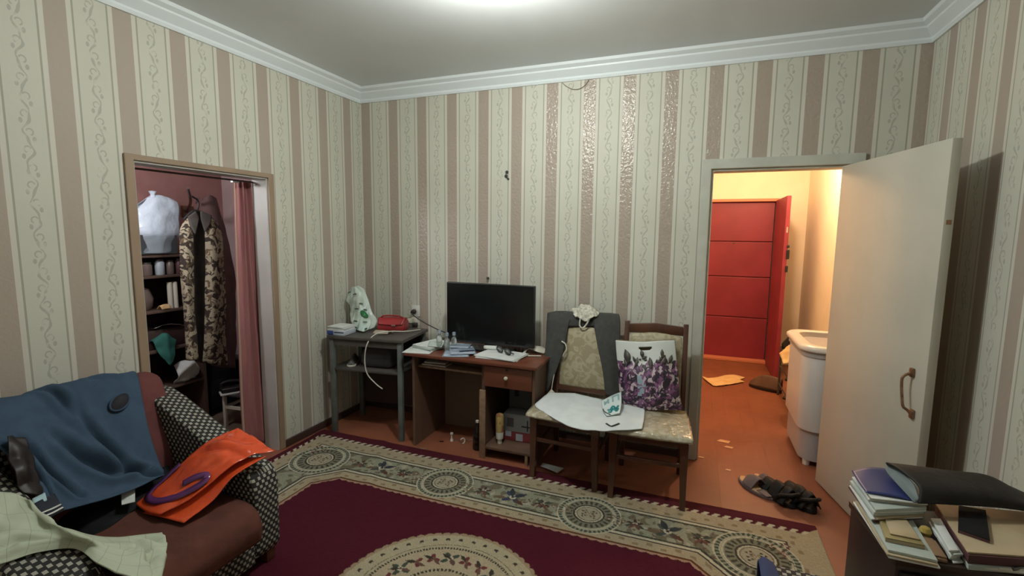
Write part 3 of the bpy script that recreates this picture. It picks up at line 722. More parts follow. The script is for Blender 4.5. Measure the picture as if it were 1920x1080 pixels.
# printed plastic bag leaning in the corner
T = thing('printed_bag', 'pale green white plastic bag with a green dot standing on the corner table', 'bag', (.22, -.37, .7905))
pb = [[(0.079,-0.300,1.110), (0.142,-0.310,1.136), (0.198,-0.300,1.107)], [(0.057,-0.310,1.029), (0.189,-0.345,1.041), (0.253,-0.320,1.015)], [(0.109,-0.330,0.954), (0.228,-0.370,0.959), (0.303,-0.340,0.925)],
      [(0.127,-0.360,0.898), (0.260,-0.400,0.896), (0.345,-0.370,0.872)], [(0.175,-0.400,0.855), (0.301,-0.440,0.846), (0.362,-0.400,0.843)], [(0.209,-0.430,0.815), (0.334,-0.470,0.807), (0.364,-0.430,0.815)]]
add('film', patch(pb, 30, 50, .006, 16, 3, ridge=.010, rs=22), M['printbag'], T, solid=.003, smooth=True)
add('film', patch([[p+Vector((0, .05+.03*(j > 2), 0)) for p in map(Vector, row)] for j, row in enumerate(pb)], 16, 24, .006, 16, 9), M['printbag'], T, solid=.003, smooth=True)
SP = surf(pb)
dot = bmesh.new(); dot.faces.new([dot.verts.new(SP(.80+.19*math.cos(a), .455+.075*math.sin(a))+Vector((.003, -.012, .002))) for a in (2*PI*k/24 for k in range(24))]); add('green_dot', dot, M['green'], T, solid=.001)
for u, v in ((.2, .09), (.5, .13), (.72, .27), (.86, .36), (.45, .40), (.32, .72), (.74, .70), (.25, .93), (.8, .95)):
    add('print_mark', ribbon(SP, [(u-.09, v+.008), (u, v-.004), (u+.09, v-.002)], .009, off=.010, n=6), M['darkprint'], T, solid=.0008)
bm = bmesh.new(); lathe(bm, [(.018, 0), (.034, .02), (.040, .06), (.030, .10), (.018, .125), (.022, .14)], Matrix.Translation((.085, -.235, .7905)))
single('dark_vase', bm, mat('olive brown glaze', (.06, .055, .03), .4), 'small olive brown pot behind the printed plastic bag', 'pot')
# red handbag
T = thing('red_handbag', 'red leatherette handbag lying on the corner table', 'handbag', (.50, -.285, .7905), math.radians(14))
rb = bmesh.new()
prof = [(-.058, .004), (-.066, .03), (-.055, .075), (-.02, .100), (.03, .100), (.058, .07), (.062, .03), (.055, .004)]
add('body', prism(prof, 'x', -.115, .115, bev=.016, seg=3), M['redleather'], T, local=True, smooth=60)
add('flap', patch([[(-.112, .03, .104), (0, .03, .108), (.112, .03, .104)], [(-.113, -.03, .103), (0, -.03, .106), (.113, -.03, .102)], [(-.10, -.068, .062), (0, -.072, .058), (.10, -.068, .062)]], 16, 12, .002, 20), M['redleather'], T, local=True, solid=.006, smooth=True)
hb = bmesh.new(); tube(hb, [(-.09, -.02, .106), (-.07, -.03, .125), (0, -.035, .130), (.07, -.03, .124), (.10, -.02, .104)], .006, 8, 20); add('handle', hb, M['redleather'], T, local=True)
add('clasp', cbox((.03, -.073, .05), (.03, .006, .012), bev=.002), M['chrome'], T, local=True)
single('beige_pouch', patch([[(.425, -.455, .793), (.50, -.46, .795), (.545, -.43, .793)], [(.435, -.425, .815), (.505, -.425, .818), (.555, -.405, .812)], [(.445, -.395, .793), (.51, -.39, .795), (.565, -.375, .793)]], 14, 12, .003, 30), M['beigebag'], 'small flat beige pouch before the red handbag', 'pouch', solid=.004)
bm = bmesh.new(); tube(bm, [(.70, -.20, .80), (.665, -.36, .812), (.58, -.44, .820), (.515, -.53, .812), (.488, -.600, .75), (.470, -.612, .63), (.49, -.612, .52), (.56, -.60, .445), (.615, -.60, .415)], .0045, 8, 60)
single('white_cable', bm, M['cable'], 'white cable hanging down over the front of the corner table', 'cable')
# lower shelf
T = thing('black_bag', 'bulging black bag on the lower shelf of the corner table', 'bag', (.48, -.40, .533), math.radians(7))
add('body', prism([(-.12, 0), (-.145, .05), (-.13, .13), (-.08, .185), (.03, .20), (.11, .17), (.14, .09), (.125, 0)], 'y', -.11, .09, bev=.035, seg=3), mat('scuffed black cloth bag', (.028, .026, .026), .6), T, local=True, smooth=60)
hb = bmesh.new(); tube(hb, [(-.06, -.05, .165), (-.085, -.07, .12), (-.12, -.085, .06), (-.15, -.07, .015)], .008, 8, 14); add('strap', hb, M['blackleather'], T, local=True)
for k, (x, y, l) in enumerate(((.235, -.46, 'grey shoe on the left of the lower corner table shelf'), (.30, -.36, 'grey shoe beside the black bag on the shelf'))):
    T = thing('shoe', l, 'shoe', (x, y, .533), math.radians(-60+20*k), 'shoes on the corner table shelf')
    add('sole', prism(rrect(-.105, .105, -.035, .035, .034), 'z', 0, .014, bev=.003), M['offwhite'], T, local=True)
    add('upper', patch([[(-.10, -.03, .014), (-.10, 0, .06), (-.10, .03, .014)], [(-.03, -.034, .014), (-.04, 0, .068), (-.03, .034, .014)], [(.05, -.034, .014), (.05, 0, .045), (.05, .034, .014)], [(.10, -.02, .014), (.102, 0, .026), (.10, .02, .014)]], 14, 14), mat('grey shoe cloth', (.12, .115, .11), .8), T, local=True, smooth=True)

# ------------------------------------------------------------------ desk
T = thing('desk', 'red brown desk with one drawer standing against the striped wall', 'desk', (1.31, -.33, 0))
add('desktop', box(.80, 1.825, -.60, -.045, .690, .712, bev=.003), M['desk'], T)
add('side_panel', box(.855, .875, -.565, -.06, 0, .69), M['desk_dark'], T); add('side_panel', box(1.785, 1.805, -.565, -.06, 0, .69), M['desk_dark'], T)
add('divider_panel', box(1.408, 1.432, -.545, -.06, 0, .69), M['desk_dark'], T)
add('divider_edge', box(1.394, 1.440, -.560, -.545, 0, .497, bev=.003), M['chip'], T, label='pale bare chipboard strip on the divider edge')
add('back_panel', box(.875, 1.785, -.072, -.060, .03, .69), M['desk_dark'], T)
add('back_board', box(.875, 1.408, -.11, -.0725, 0, .60), mat('grey brown board', (.19, .135, .098), .6), T)
add('keyboard_tray', box(.876, 1.407, -.52, -.14, .592, .608, bev=.002), M['chip'], T)
add('top_rail', box(.876, 1.407, -.40, -.385, .61, .69), M['desk_dark'], T)
dr = add('drawer', box(1.434, 1.783, -.572, -.16, .535, .678, bev=.003), M['desk'], T)
kn = bmesh.new(); lathe(kn, [(.006, 0), (.006, .010), (.013, .016), (.013, .024), (.006, .028)], Matrix.Translation((1.605, -.572, .612)) @ Matrix.Rotation(PI/2, 4, 'X'), 14); add('knob', kn, M['offwhite'], dr)
kn = bmesh.new(); lathe(kn, [(.009, 0), (.009, .004)], Matrix.Translation((1.605, -.572, .664)) @ Matrix.Rotation(PI/2, 4, 'X'), 12); add('lock', kn, M['black'], dr)
add('shelf', box(1.433, 1.784, -.555, -.073, .072, .092, bev=.002), M['desk_dark'], T)
add('shelf_support', box(1.735, 1.755, -.555, -.535, 0, .071), M['chip'], T)
# papers in the keyboard tray
for k, (w, l, z, x, m, lab) in enumerate(((.20, .20, .0, 1.00, 'paper_tan', 'tan booklet lowest in the desk tray'), (.17, .16, .012, .99, 'paper', 'white booklet on top in the desk tray'))):
    T = thing('booklet', lab, 'booklet', (x, -.41, .6085+z), .1*k+.02, 'booklets in the desk tray')
    add('pages', cbox((0, 0, .001), (w-.004, l-.004, .009)), M['paper'], T, local=True); add('cover', cbox((0, 0, .010), (w, l, .0015)), M[m], T, local=True)

# ------------------------------------------------------------------ television
T = thing('television', 'black flat television standing on the desk', 'television', (1.35, -.27, .712))
add('housing', box(.995, 1.703, -.295, -.262, .758, 1.212, bev=.006), M['black'], T)
add('screen', box(1.003, 1.695, -.2975, -.295, .775, 1.205), M['screen'], T)
add('back_shell', box(1.12, 1.58, -.262, -.225, .80, 1.08, bev=.012), M['black'], T)
add('neck', box(1.31, 1.39, -.28, -.25, .722, .80, bev=.004), M['blackgloss'], T); add('stand', prism(rrect(1.16, 1.54, -.36, -.19, .03), 'z', .7125, .723, bev=.002), M['blackgloss'], T)
# ------------------------------------------------------------------ chairs
def make_chair(name, label, cat, loc, rz, seatm):
    T = thing(name, label, cat, loc, rz, 'dining chairs beside the desk')
    for s in (-1, 1):
        bm = bmesh.new(); A = [(.205*s, -.205, 0), (.20*s, -.205, .20), (.198*s, -.203, .42)]
        for (x, y, z), (x2, y2, z2), w0, w1 in ((A[0], A[1], .015, .019), (A[1], A[2], .019, .023)):
            lo = [bm.verts.new((x+a*w0, y+b*w0, z)) for a, b in ((-1, -1), (1, -1), (1, 1), (-1, 1))]; hi = [bm.verts.new((x2+a*w1, y2+b*w1, z2)) for a, b in ((-1, -1), (1, -1), (1, 1), (-1, 1))]
            bm.faces.new(lo[::-1]); bm.faces.new(hi)
            for i in range(4): bm.faces.new((lo[i], lo[(i+1) % 4], hi[(i+1) % 4], hi[i]))
        bmesh.ops.remove_doubles(bm, verts=bm.verts, dist=.0005)
        add('leg', bm, M['wood_dark'], T, local=True)
        bm = prism([(.235, 0), (.268, 0), (.250, .25), (.245, .45), (.275, .70), (.330, 1.0), (.298, 1.005), (.246, .70), (.214, .45), (.218, .25)], 'x', .188*s-.016, .188*s+.016, bev=.004)
        add('rear_post', bm, M['wood_dark'], T, local=True)
    add('seat_frame', box(-.20, .20, -.205, .215, .372, .425, bev=.004), M['wood_dark'], T, local=True)
    add('stretcher', box(-.19, .19, -.214, -.196, .262, .286, bev=.003), M['wood_dark'], T, local=True)
    for s in (-1, 1): add('stretcher', box(.193*s-.009, .193*s+.009, -.20, .23, .20, .225, bev=.003), M['wood_dark'], T, local=True)
    st = patch([[(-.19, .20, .427), (0, .20, .427), (.19, .20, .427)], [(-.205, .195, .455), (0, .20, .462), (.205, .195, .455)], [(-.228, 0, .464), (0, 0, .482), (.228, 0, .464)], [(-.238, -.20, .458), (0, -.215, .468), (.238, -.20, .458)],
                [(-.242, -.245, .438), (0, -.262, .442), (.242, -.245, .438)], [(-.225, -.235, .424), (0, -.25, .424), (.225, -.235, .424)]], 30, 36, .0025, 18)
    add('seat', st, seatm, T, local=True, smooth=True, solid=.006, label='gold damask padded seat under clear film')
    pad = patch([[(-.168, .242, .515), (0, .238, .510), (.168, .242, .515)], [(-.168, .236, .54), (0, .226, .54), (.168, .236, .54)], [(-.168, .248, .70), (0, .234, .70), (.168, .248, .70)], [(-.165, .282, .88), (0, .268, .90), (.165, .282, .88)], [(-.16, .300, .905), (0, .300, .925), (.16, .300, .905)]], 26, 32, .002, 18)
    add('back_pad', pad, M['damask'], T, local=True, smooth=True, solid=.03, label='gold damask back pad')
    add('lower_rail', box(-.175, .175, .215, .245, .475, .508, bev=.004), M['wood_dark'], T, local=True)
    add('top_rail', prism([(-.175, .925), (0, .932), (.175, .925), (.175, .985), (.0, 1.0), (-.175, .985)], 'y', .288, .322, bev=.007), M['wood_dark'], T, local=True)
    return T

c1 = make_chair('dining_chair', 'wooden dining chair under a grey jacket nearest the desk', 'chair', (2.050, -.495, .0), math.radians(-2), M['damask_film'])
c2 = dup(c1, (2.545, -.525, .0), math.radians(2), 'wooden dining chair with the floral bag on its seat', 'dining chairs beside the desk')
# grey jacket over the first chair's back
T = thing('grey_jacket', 'grey jacket hung over the back of the chair nearest the desk', 'jacket', (2.05, -.2, .48))
gl = [[(1.86, -.13, .90), (1.93, -.13, .93), (2.0, -.14, .95)], [(1.777,-0.170,1.002), (1.867,-0.175,1.025), (2.016,-0.175,1.020)], [(1.775,-0.215,0.962), (1.858,-0.225,0.970), (1.944,-0.225,0.961)], [(1.782,-0.255,0.813), (1.860,-0.275,0.805), (1.928,-0.270,0.810)], [(1.784,-0.300,0.628), (1.842,-0.310,0.637), (1.883,-0.305,0.641)], [(1.784,-0.330,0.460), (1.800,-0.330,0.454), (1.823,-0.330,0.473)]]
add('left_front', patch(gl, 16, 40, .004, 12, 1), M['grey_wool'], T, solid=.010, smooth=True)
gr = [[(2.13, -.14, .95), (2.20, -.13, .93), (2.27, -.13, .90)], [(2.077,-0.175,1.024), (2.175,-0.175,1.031), (2.274,-0.170,1.026)], [(2.112,-0.225,0.974), (2.200,-0.225,0.995), (2.297,-0.215,0.994)], [(2.155,-0.270,0.832), (2.229,-0.280,0.841), (2.306,-0.260,0.825)], [(2.207,-0.300,0.638), (2.259,-0.315,0.649), (2.311,-0.300,0.632)], [(2.233,-0.320,0.490), (2.284,-0.325,0.487), (2.326,-0.315,0.490)]]
add('right_front', patch(gr, 16, 40, .004, 12, 4), M['grey_wool'], T, solid=.010, smooth=True)
add('back_part', patch([[(1.87, -.105, .70), (2.06, -.10, .68), (2.26, -.105, .70)], [(1.86, -.115, .95), (2.06, -.11, .97), (2.27, -.115, .95)], [(1.816,-0.165,1.020), (2.014,-0.165,1.026), (2.240,-0.165,1.034)], [(1.916,-0.210,0.995), (2.034,-0.215,0.989), (2.123,-0.210,1.002)], [(1.915,-0.228,0.928), (2.031,-0.230,0.938), (2.128,-0.228,0.945)]], 26, 26, .003, 12, 8), mat('dark jacket lining', (.025, .024, .024), .7), T, solid=.008, smooth=True)
# white lace cloth on top of the jacket
T = thing('lace_cloth', 'crumpled white lace cloth on top of the grey jacket', 'cloth', (2.046,-0.170,1.013))
add('cloth', patch([[(1.937,-0.140,1.048), (2.014,-0.140,1.080), (2.092,-0.140,1.070), (2.146,-0.140,1.035)], [(1.960,-0.200,1.019), (2.031,-0.215,1.076), (2.099,-0.215,1.069), (2.150,-0.200,1.033)], [(1.984,-0.235,1.011), (2.041,-0.250,1.003), (2.093,-0.250,1.014), (2.135,-0.235,1.022)], [(2.017,-0.245,1.000), (2.050,-0.255,0.982), (2.080,-0.255,0.984), (2.100,-0.245,1.006)]], 30, 24, .012, 26, 3, ridge=.008, rs=30), M['lace'], T, solid=.004, smooth=True)
lp = bmesh.new(); tube(lp, [(2.026,-0.250,1.002), (2.025,-0.255,0.949), (2.048,-0.258,0.933), (2.078,-0.258,0.969), (2.091,-0.255,1.007)], .006, 6, 24); add('lace_loop', lp, M['lace'], T)
bm = bmesh.new(); tube(bm, [(1.905,-0.285,0.831), (1.934,-0.290,0.815), (1.943,-0.292,0.778), (1.924,-0.292,0.742), (1.920,-0.290,0.726)], .005, 8, 20)
single('white_loop', bm, M['cable'], 'small white loop of cord hanging on the chair back beside the grey jacket', 'cord')
# rolled white thing at the jacket tip
T = thing('white_roll', 'small white roll hanging beside the tip of the grey jacket', 'roll', (1.855,-0.370,0.471))
bm = bmesh.new(); tube(bm, [(1.838,-0.390,0.444), (1.871,-0.360,0.489)], .018, 14); add('roll', bm, M['offwhite'], T)
bm = bmesh.new(); tube(bm, [(1.839,-0.393,0.445), (1.838,-0.394,0.443)], .007, 10); add('core', bm, M['grey_metal'], T)
bm = bmesh.new(); tube(bm, [(1.860,-0.362,0.488), (1.862,-0.345,0.541), (1.867,-0.325,0.598)], .003, 6, 8); add('string', bm, M['cable'], T)
# white t-shirt lying across both seats
T = thing('white_shirt', 'white cotton shirt spread across both dining chair seats', 'shirt', (2.2, -.60, .47))
ts = [[(1.866,-0.434,0.500), (2.018,-0.369,0.492), (2.227,-0.407,0.488), (2.389,-0.447,0.488), (2.506,-0.485,0.490)], [(1.849,-0.550,0.494), (2.053,-0.581,0.493), (2.260,-0.588,0.490), (2.410,-0.608,0.492), (2.516,-0.619,0.492)],
      [(1.830,-0.629,0.478), (2.062,-0.727,0.483), (2.274,-0.752,0.484), (2.419,-0.745,0.488), (2.520,-0.721,0.488)], [(1.843,-0.657,0.468), (2.115,-0.852,0.458), (2.294,-0.854,0.462), (2.422,-0.806,0.470), (2.519,-0.768,0.474)]]
add('cloth', patch(ts, 50, 30, .005, 16, 2), M['cotton'], T, solid=.005, smooth=True)
ST = surf(ts)
add('tick_mark', ribbon(ST, [(.555, .77), (.60, .86), (.63, .84), (.69, .74)], .011, off=.007, n=14), M['black'], T, label='small dark curved tick on the shirt', solid=.001)
# white bag with teal print
T = thing('teal_print_bag', 'folded white plastic bag with a teal zigzag print on the white shirt', 'bag', (2.315,-0.563,0.500))
tb = [[(2.234,-0.507,0.515), (2.291,-0.466,0.545), (2.351,-0.441,0.570)], [(2.267,-0.627,0.505), (2.321,-0.603,0.525), (2.372,-0.576,0.540)], [(2.303,-0.703,0.497), (2.341,-0.685,0.503), (2.375,-0.657,0.508)]]
add('film', patch(tb, 18, 18, .003, 20), M['bag_white'], T, solid=.002, smooth=True)
SB2 = surf(tb)
for v in (.58, .72): add('zigzag', ribbon(SB2, [(.22, v+.06), (.36, v+.10), (.54, v-.06), (.70, v+.10), (.84, v-.02)], .011, off=.004, n=24), M['teal'], T, solid=.001)
for pts in (((.16, .15), (.16, .33)), ((.34, .12), (.34, .32)), ((.16, .32), (.34, .14)), ((.56, .10), (.56, .32)), ((.86, .08), (.86, .32)), ((.56, .10), (.86, .09))):
    add('letter_stroke', ribbon(SB2, pts, .010, off=.004, n=6), M['teal_pale'], T, solid=.001)
add('dark_edge', ribbon(SB2, [(.03, .50), (.02, .66), (.12, .84), (.30, .98)], .007, off=.004, n=12), M['greytop'], T, solid=.001)
# floral bag
T = thing('floral_bag', 'white and purple floral carrier bag standing on the dining chair seat', 'bag', (2.51, -.42, .475))
fb = [[(2.287,-0.335,0.883), (2.385,-0.345,0.887), (2.480,-0.350,0.894), (2.578,-0.345,0.909), (2.659,-0.335,0.917)], [(2.303,-0.350,0.773), (2.404,-0.385,0.785), (2.494,-0.390,0.795), (2.585,-0.385,0.811), (2.674,-0.350,0.811)],
      [(2.323,-0.380,0.638), (2.419,-0.440,0.660), (2.512,-0.450,0.674), (2.600,-0.440,0.689), (2.694,-0.380,0.683)], [(2.338,-0.410,0.522), (2.433,-0.470,0.555), (2.525,-0.480,0.564), (2.620,-0.470,0.573), (2.709,-0.410,0.573)],
      [(2.350,-0.430,0.466), (2.442,-0.470,0.482), (2.535,-0.480,0.489), (2.630,-0.470,0.499), (2.726,-0.430,0.499)]]
SF = surf(fb)
hol = lambda u, v: .39 < u < .60 and .075 < v < .135 and not ((u < .41 or u > .58) and (v < .09 or v > .12))
add('front', patch(fb, 52, 60, .004, 12, 2, hole=hol), M['floral'], T, solid=.002, smooth=True)
for k, (u, v, du, dv, wd) in enumerate(((.19, .32, -.03, -.15, .034), (.16, .36, -.03, -.07, .016), (.30, .36, .04, -.10, .014), (.295, .30, -.02, -.06, .012), (.43, .24, -.005, -.09, .018), (.42, .26, .07, -.03, .014), (.45, .27, .05, .0, .010), (.37, .27, .03, -.01, .010), (.75, .25, .01, -.09, .015), (.74, .25, .06, -.02, .012), (.72, .29, .02, -.03, .012), (.68, .32, .03, -.03, .014), (.75, .35, .05, -.09, .018), (.86, .33, .05, -.09, .018), (.79, .34, .02, -.05, .012), (.57, .38, -.01, -.11, .020))):
    add('leaf_print', ribbon(SF, [(u, v), (u+du*.6+.006, v+dv*.6), (u+du*1.3, v+dv*1.3)], wd*1.4, off=.006, n=8, taper=True), M['greytop'], T, solid=.0008)
bk = [[Vector(p)+Vector((0, .022+.03*min(j, 1), 0)) for p in row] for j, row in enumerate(fb)]
add('back', patch(bk, 20, 24, .003, 12, 5), mat('tan bag inside', (.20, .16, .09), .6), T, solid=.002, smooth=True)
# paper under the chairs
single('loose_paper', patch([[(1.845,-0.486,0.012), (1.921,-0.526,0.030), (1.998,-0.505,0.012)], [(1.842,-0.536,0.012), (1.924,-0.599,0.035), (1.975,-0.584,0.012)]], 10, 8), M['paper'], 'bluish white paper lying on the floor under the chair', 'paper', solid=.002)

# ------------------------------------------------------------------ things on the desk
Z0 = .7125
def flat_stack(name, label, cat, c, sizes, m, rz, n, dz, group=None):
    T = thing(name, label, cat, c, rz, group)
    for k in range(n):
        add('sheet', cbox((random.uniform(-.008, .008), random.uniform(-.008, .008), k*dz+.0005), (sizes[0], sizes[1], dz*.9), rz=random.uniform(-.10, .10)), M[m] if isinstance(m, str) else M[m[k % len(m)]], T, local=True)
    return T
random.seed(11)
flat_stack('paper_sheet', 'single pale sheet hanging over the left front desk corner', 'paper', (.875, -.47, Z0), (.21, .24), 'paper', .12, 1, .002)
flat_stack('paper_pad', 'green edged pad of papers left on the desk', 'paper', (.915, -.36, Z0+.0025), (.20, .24), ('paper_green', 'paper'), -.30, 4, .006)
single('bent_leaflet', patch([[(.93, -.47, Z0+.030), (.99, -.47, Z0+.032), (1.04, -.46, Z0+.029)], [(.92, -.42, Z0+.058), (.985, -.415, Z0+.060), (1.04, -.405, Z0+.056)], [(.92, -.35, Z0+.031), (.98, -.34, Z0+.033), (1.03, -.33, Z0+.029)]], 10, 12), M['paper_green'], 'bent grey green leaflet on top of the left paper pad', 'leaflet', solid=.0015)
for k, (x, y, s, lb) in enumerate(((1.015, -.445, 1.0, 'small clear glass vial beside the left papers'), (1.068, -.425, 1.08, 'middle one of the three clear glass vials on the desk'), (1.09, -.355, 1.02, 'clear glass vial nearest the television'))):
    T = thing('vial', lb, 'bottle', (x, y, Z0+.028*(k < 1)), 0, 'glass vials on the desk')
    bm = bmesh.new(); lathe(bm, [(.019, 0), (.021, .004), (.021, .070*s), (.016, .084*s), (.010, .090*s), (.010, .104*s)], None, 16); add('glass', bm, M['glass'], T, local=True)
    bm = bmesh.new(); lathe(bm, [(.013, .104*s), (.013, .124*s), (.006, .128*s)], None, 14); add('cap', bm, M['clearfilm'], T, local=True)
for k, (x, y, rz, z, lb) in enumerate(((1.17, -.46, .38, 0, 'lower film wrapped blue print packet on the desk'), (1.19, -.42, .55, .011, 'upper film wrapped blue print packet on the desk'), (1.14, -.34, .22, .022, 'narrow film wrapped packet nearest the television'))):
    T = thing('packet', lb, 'packet', (x, y, Z0+z), rz, 'film wrapped packets')
    add('card', cbox((0, 0, .001), (.17 if k < 2 else .14, .20 if k < 2 else .12, .007)), M['paleglass'], T, local=True)
    add('wrap', patch([[(-.095, -.115, .004), (0, -.118, .003), (.095, -.115, .004)], [(-.092, 0, .0105), (0, 0, .0115), (.092, 0, .0105)], [(-.095, .115, .004), (0, .118, .003), (.095, .115, .004)]] if k < 2 else [[(-.075, -.07, .004), (0, -.07, .004), (.075, -.07, .004)], [(-.075, 0, .0105), (0, 0, .0115), (.075, 0, .0105)], [(-.075, .07, .004), (0, .07, .004), (.075, .07, .004)]], 14, 14, .001, 60), M['clearfilm'], T, local=True, solid=.0006, smooth=True)
    if k == 1: add('spine', cbox((.03, -.06, .0125), (.11, .016, .002), rz=.1), M['navyprint'], T, local=True)
T = flat_stack('document_stack', 'flat stack of white documents under the eyeglasses on the desk', 'paper', (1.505, -.415, Z0), (.31, .235), ('paper', 'paper_green', 'paper'), -.06, 3, .005)
T = thing('eyeglasses', 'black framed folded eyeglasses lying on the white documents', 'eyeglasses', (1.525, -.40, Z0+.0165), math.radians(-28)); T.scale = (1.28, 1.28, 1.28)
for s in (-1, 1):
    bm = bmesh.new(); tube(bm, [(.034*s+.027*math.cos(a), -.012-.004*math.sin(a), .021+.019*math.sin(a)) for a in (2*PI*k/20 for k in range(21))], .0026, 6, cap=False); rim = add('rim', bm, M['black'], T, local=True)
    bm = bmesh.new(); vs = [bm.verts.new((.034*s+.025*math.cos(a), -.012-.004*math.sin(a), .021+.017*math.sin(a))) for a in (2*PI*k/16 for k in range(16))]; bm.faces.new(vs); add('lens', bm, M['glass'], rim, local=True, solid=.001)
    bm = bmesh.new(); tube(bm, [(.062*s, -.012, .030), (.058*s, .004, .028), (.0*s, .022+.008*s, .014), (-.045*s, .032+.008*s, .004)], .0026, 6, 18); add('temple', bm, M['black'], T, local=True)
bm = bmesh.new(); tube(bm, [(-.008, -.012, .026), (0, -.013, .029), (.008, -.012, .026)], .0024, 6, 8); add('bridge', bm, M['black'], T, local=True)
bm = prism(rrect(-.055, .055, -.022, .022, .02), 'z', 0, .026, bev=.009, seg=3); bmesh.ops.transform(bm, matrix=Matrix.Translation((1.375, -.315, Z0+.0165)) @ Matrix.Rotation(.15, 4, 'Z'), verts=bm.verts)
single('white_case', bm, M['white'], 'rounded white case at the back of the white documents', 'case', smooth=60)
for k, (x, y, r, h, lb) in enumerate(((1.545, -.20, .020, .030, 'small dark glass tumbler left of its twin before the television'), (1.605, -.205, .024, .045, 'larger dark glass tumbler before the television'))):
    T = thing('tumbler', lb, 'glass', (x, y, Z0), 0, 'glass tumblers')
    bm = bmesh.new(); lathe(bm, [(r*.8, 0), (r, .003), (r, h), (r*.9, h), (r*.86, .006)], None, 18); add('glass', bm, M['jar'], T, local=True)
    bm = bmesh.new(); lathe(bm, [(r+.001, h*.86), (r+.0015, h), (r*.9, h+.002)], None, 18); add('rim', bm, M['chrome'], T, local=True)
T = thing('paper_tag', 'white paper box flap with a strap at the right back of the desk', 'box', (1.70, -.20, Z0), .1)
add('flap', patch([[(-.055, -.055, .036), (.01, -.075, .024), (.06, -.06, .008)], [(-.045, 0, .046), (.01, 0, .040), (.07, .005, .018)], [(-.03, .05, .034), (.02, .055, .030), (.07, .05, .010)]], 10, 10), M['offwhite'], T, local=True, solid=.003)
add('strap', patch([[(-.055, -.06, .036), (-.04, -.02, .042)], [(-.085, -.10, .016), (-.068, -.07, .018)], [(-.088, -.125, .001), (-.068, -.10, .001)]], 4, 10), M['white'], T, local=True, solid=.002)
bm = bmesh.new(); tube(bm, [(1.675, -.345, Z0+.005), (1.765, -.315, Z0+.005)], .0045, 8); single('white_stick', bm, M['offwhite'], 'short white stick on the desk right of the documents', 'stick')

# ------------------------------------------------------------------ under the desk
T = thing('dark_bottle', 'dark brown plastic bottle standing on the floor under the desk', 'bottle', (1.325, -.44, 0))
bm = bmesh.new(); lathe(bm, [(.030, 0), (.035, .006), (.035, .05), (.033, .06), (.035, .07), (.035, .125), (.026, .165), (.014, .19), (.013, .205)], None, 20); add('body', bm, M['darkglass'], T, local=True)
bm = bmesh.new(); lathe(bm, [(.0135, .205), (.0135, .219), (.010, .221)], None, 16); add('cap', bm, M['offwhite'], T, local=True)
for k, (x, y, lb) in enumerate(((1.085, -.39, 'broken white fitting on the floor under the desk, nearer the left panel'), (1.185, -.40, 'curled white clip on the floor next to the dark bottle'))):
    T = thing('white_fitting', lb, 'fitting', (x, y, 0), k*1.2)
    bm = bmesh.new(); lathe(bm, [(.012, 0), (.010, .015), (.006, .02), (.006, .05), (.012, .056), (.010, .066)], None, 12) if k == 0 else tube(bm, [(.02*math.cos(a), 0.003*a, .022+.018*math.sin(a)) for a in (x_*.4-2 for x_ in range(12))], .005, 8)
    add('body', bm, M['chipwhite'], T, local=True)
    bm = bmesh.new(); tube(bm, [(.005, .0, .004), (.04, .02, .003), (.085, .0, .0035), (.11, -.03, .003)], .0022, 6, 16); add('wire', bm, M['grey_metal'], T, local=True)
for (x, y, s, lb) in ((.94, -.60, .035, 'pale paint chip on the bare floor before the desk'), (1.02, -.43, .014, 'small dark scrap under the desk nearest its left panel')):
    single('floor_scrap', cbox((x, y, .0006), (s*2.2, s, .002), rz=.3), M['chip'] if s > .02 else M['black'], lb, 'scrap', smooth=0)
T = thing('spray_can', 'upside down yellow spray can with white cap in the desk compartment', 'can', (1.515, -.47, .0925))
bm = bmesh.new(); lathe(bm, [(.017, 0), (.017, .028), (.0165, .029)], None, 18); add('nozzle_cap', bm, M['offwhite'], T, local=True)
bm = bmesh.new(); lathe(bm, [(.0165, .029), (.026, .036), (.029, .084), (.029, .086)], None, 20); add('cap', bm, M['white'], T, local=True)
bm = bmesh.new(); lathe(bm, [(.029, .086), (.030, .09), (.030, .200), (.026, .214), (.012, .222)], None, 20); add('body', bm, M['yellowcan'], T, local=True)
T = thing('carton', 'grey and red printed carton in the desk compartment', 'box', (1.62, -.34, .0925), math.radians(2))
add('lower_half', box(-.105, .11, -.06, .06, 0, .070, bev=.002), M['boxred'], T, local=True)
add('upper_half', box(-.106, .111, -.061, .061, .0705, .20, bev=.002), M['boxwhite'], T, local=True)
add('label_patch', box(-.010, .042, -.0620, -.0602, .006, .058), M['boxwhite'], T, local=True); add('label_patch', box(-.09, -.045, -.0620, -.0602, .032, .0695), M['boxwhite'], T, local=True)
add('print_square', box(-.078, -.028, -.0625, -.0612, .105, .170), M['greybox'], T, local=True)
add('print_bar', box(.072, .080, -.0625, -.0612, .085, .165), M['black'], T, local=True); add('print_bar', box(.032, .098, -.0626, -.0613, .112, .121), M['black'], T, local=True)
T = thing('back_carton', 'dull grey carton behind the spray can in the desk compartment', 'box', (1.62, -.17, .0925))
add('box', box(-.12, .15, -.08, .08, 0, .41, bev=.003), M['greybox'], T, local=True)
for x in (-.06, .08): add('print_mark', box(x-.018, x+.018, -.0815, -.0802, .28, .37), M['black'], T, local=True)

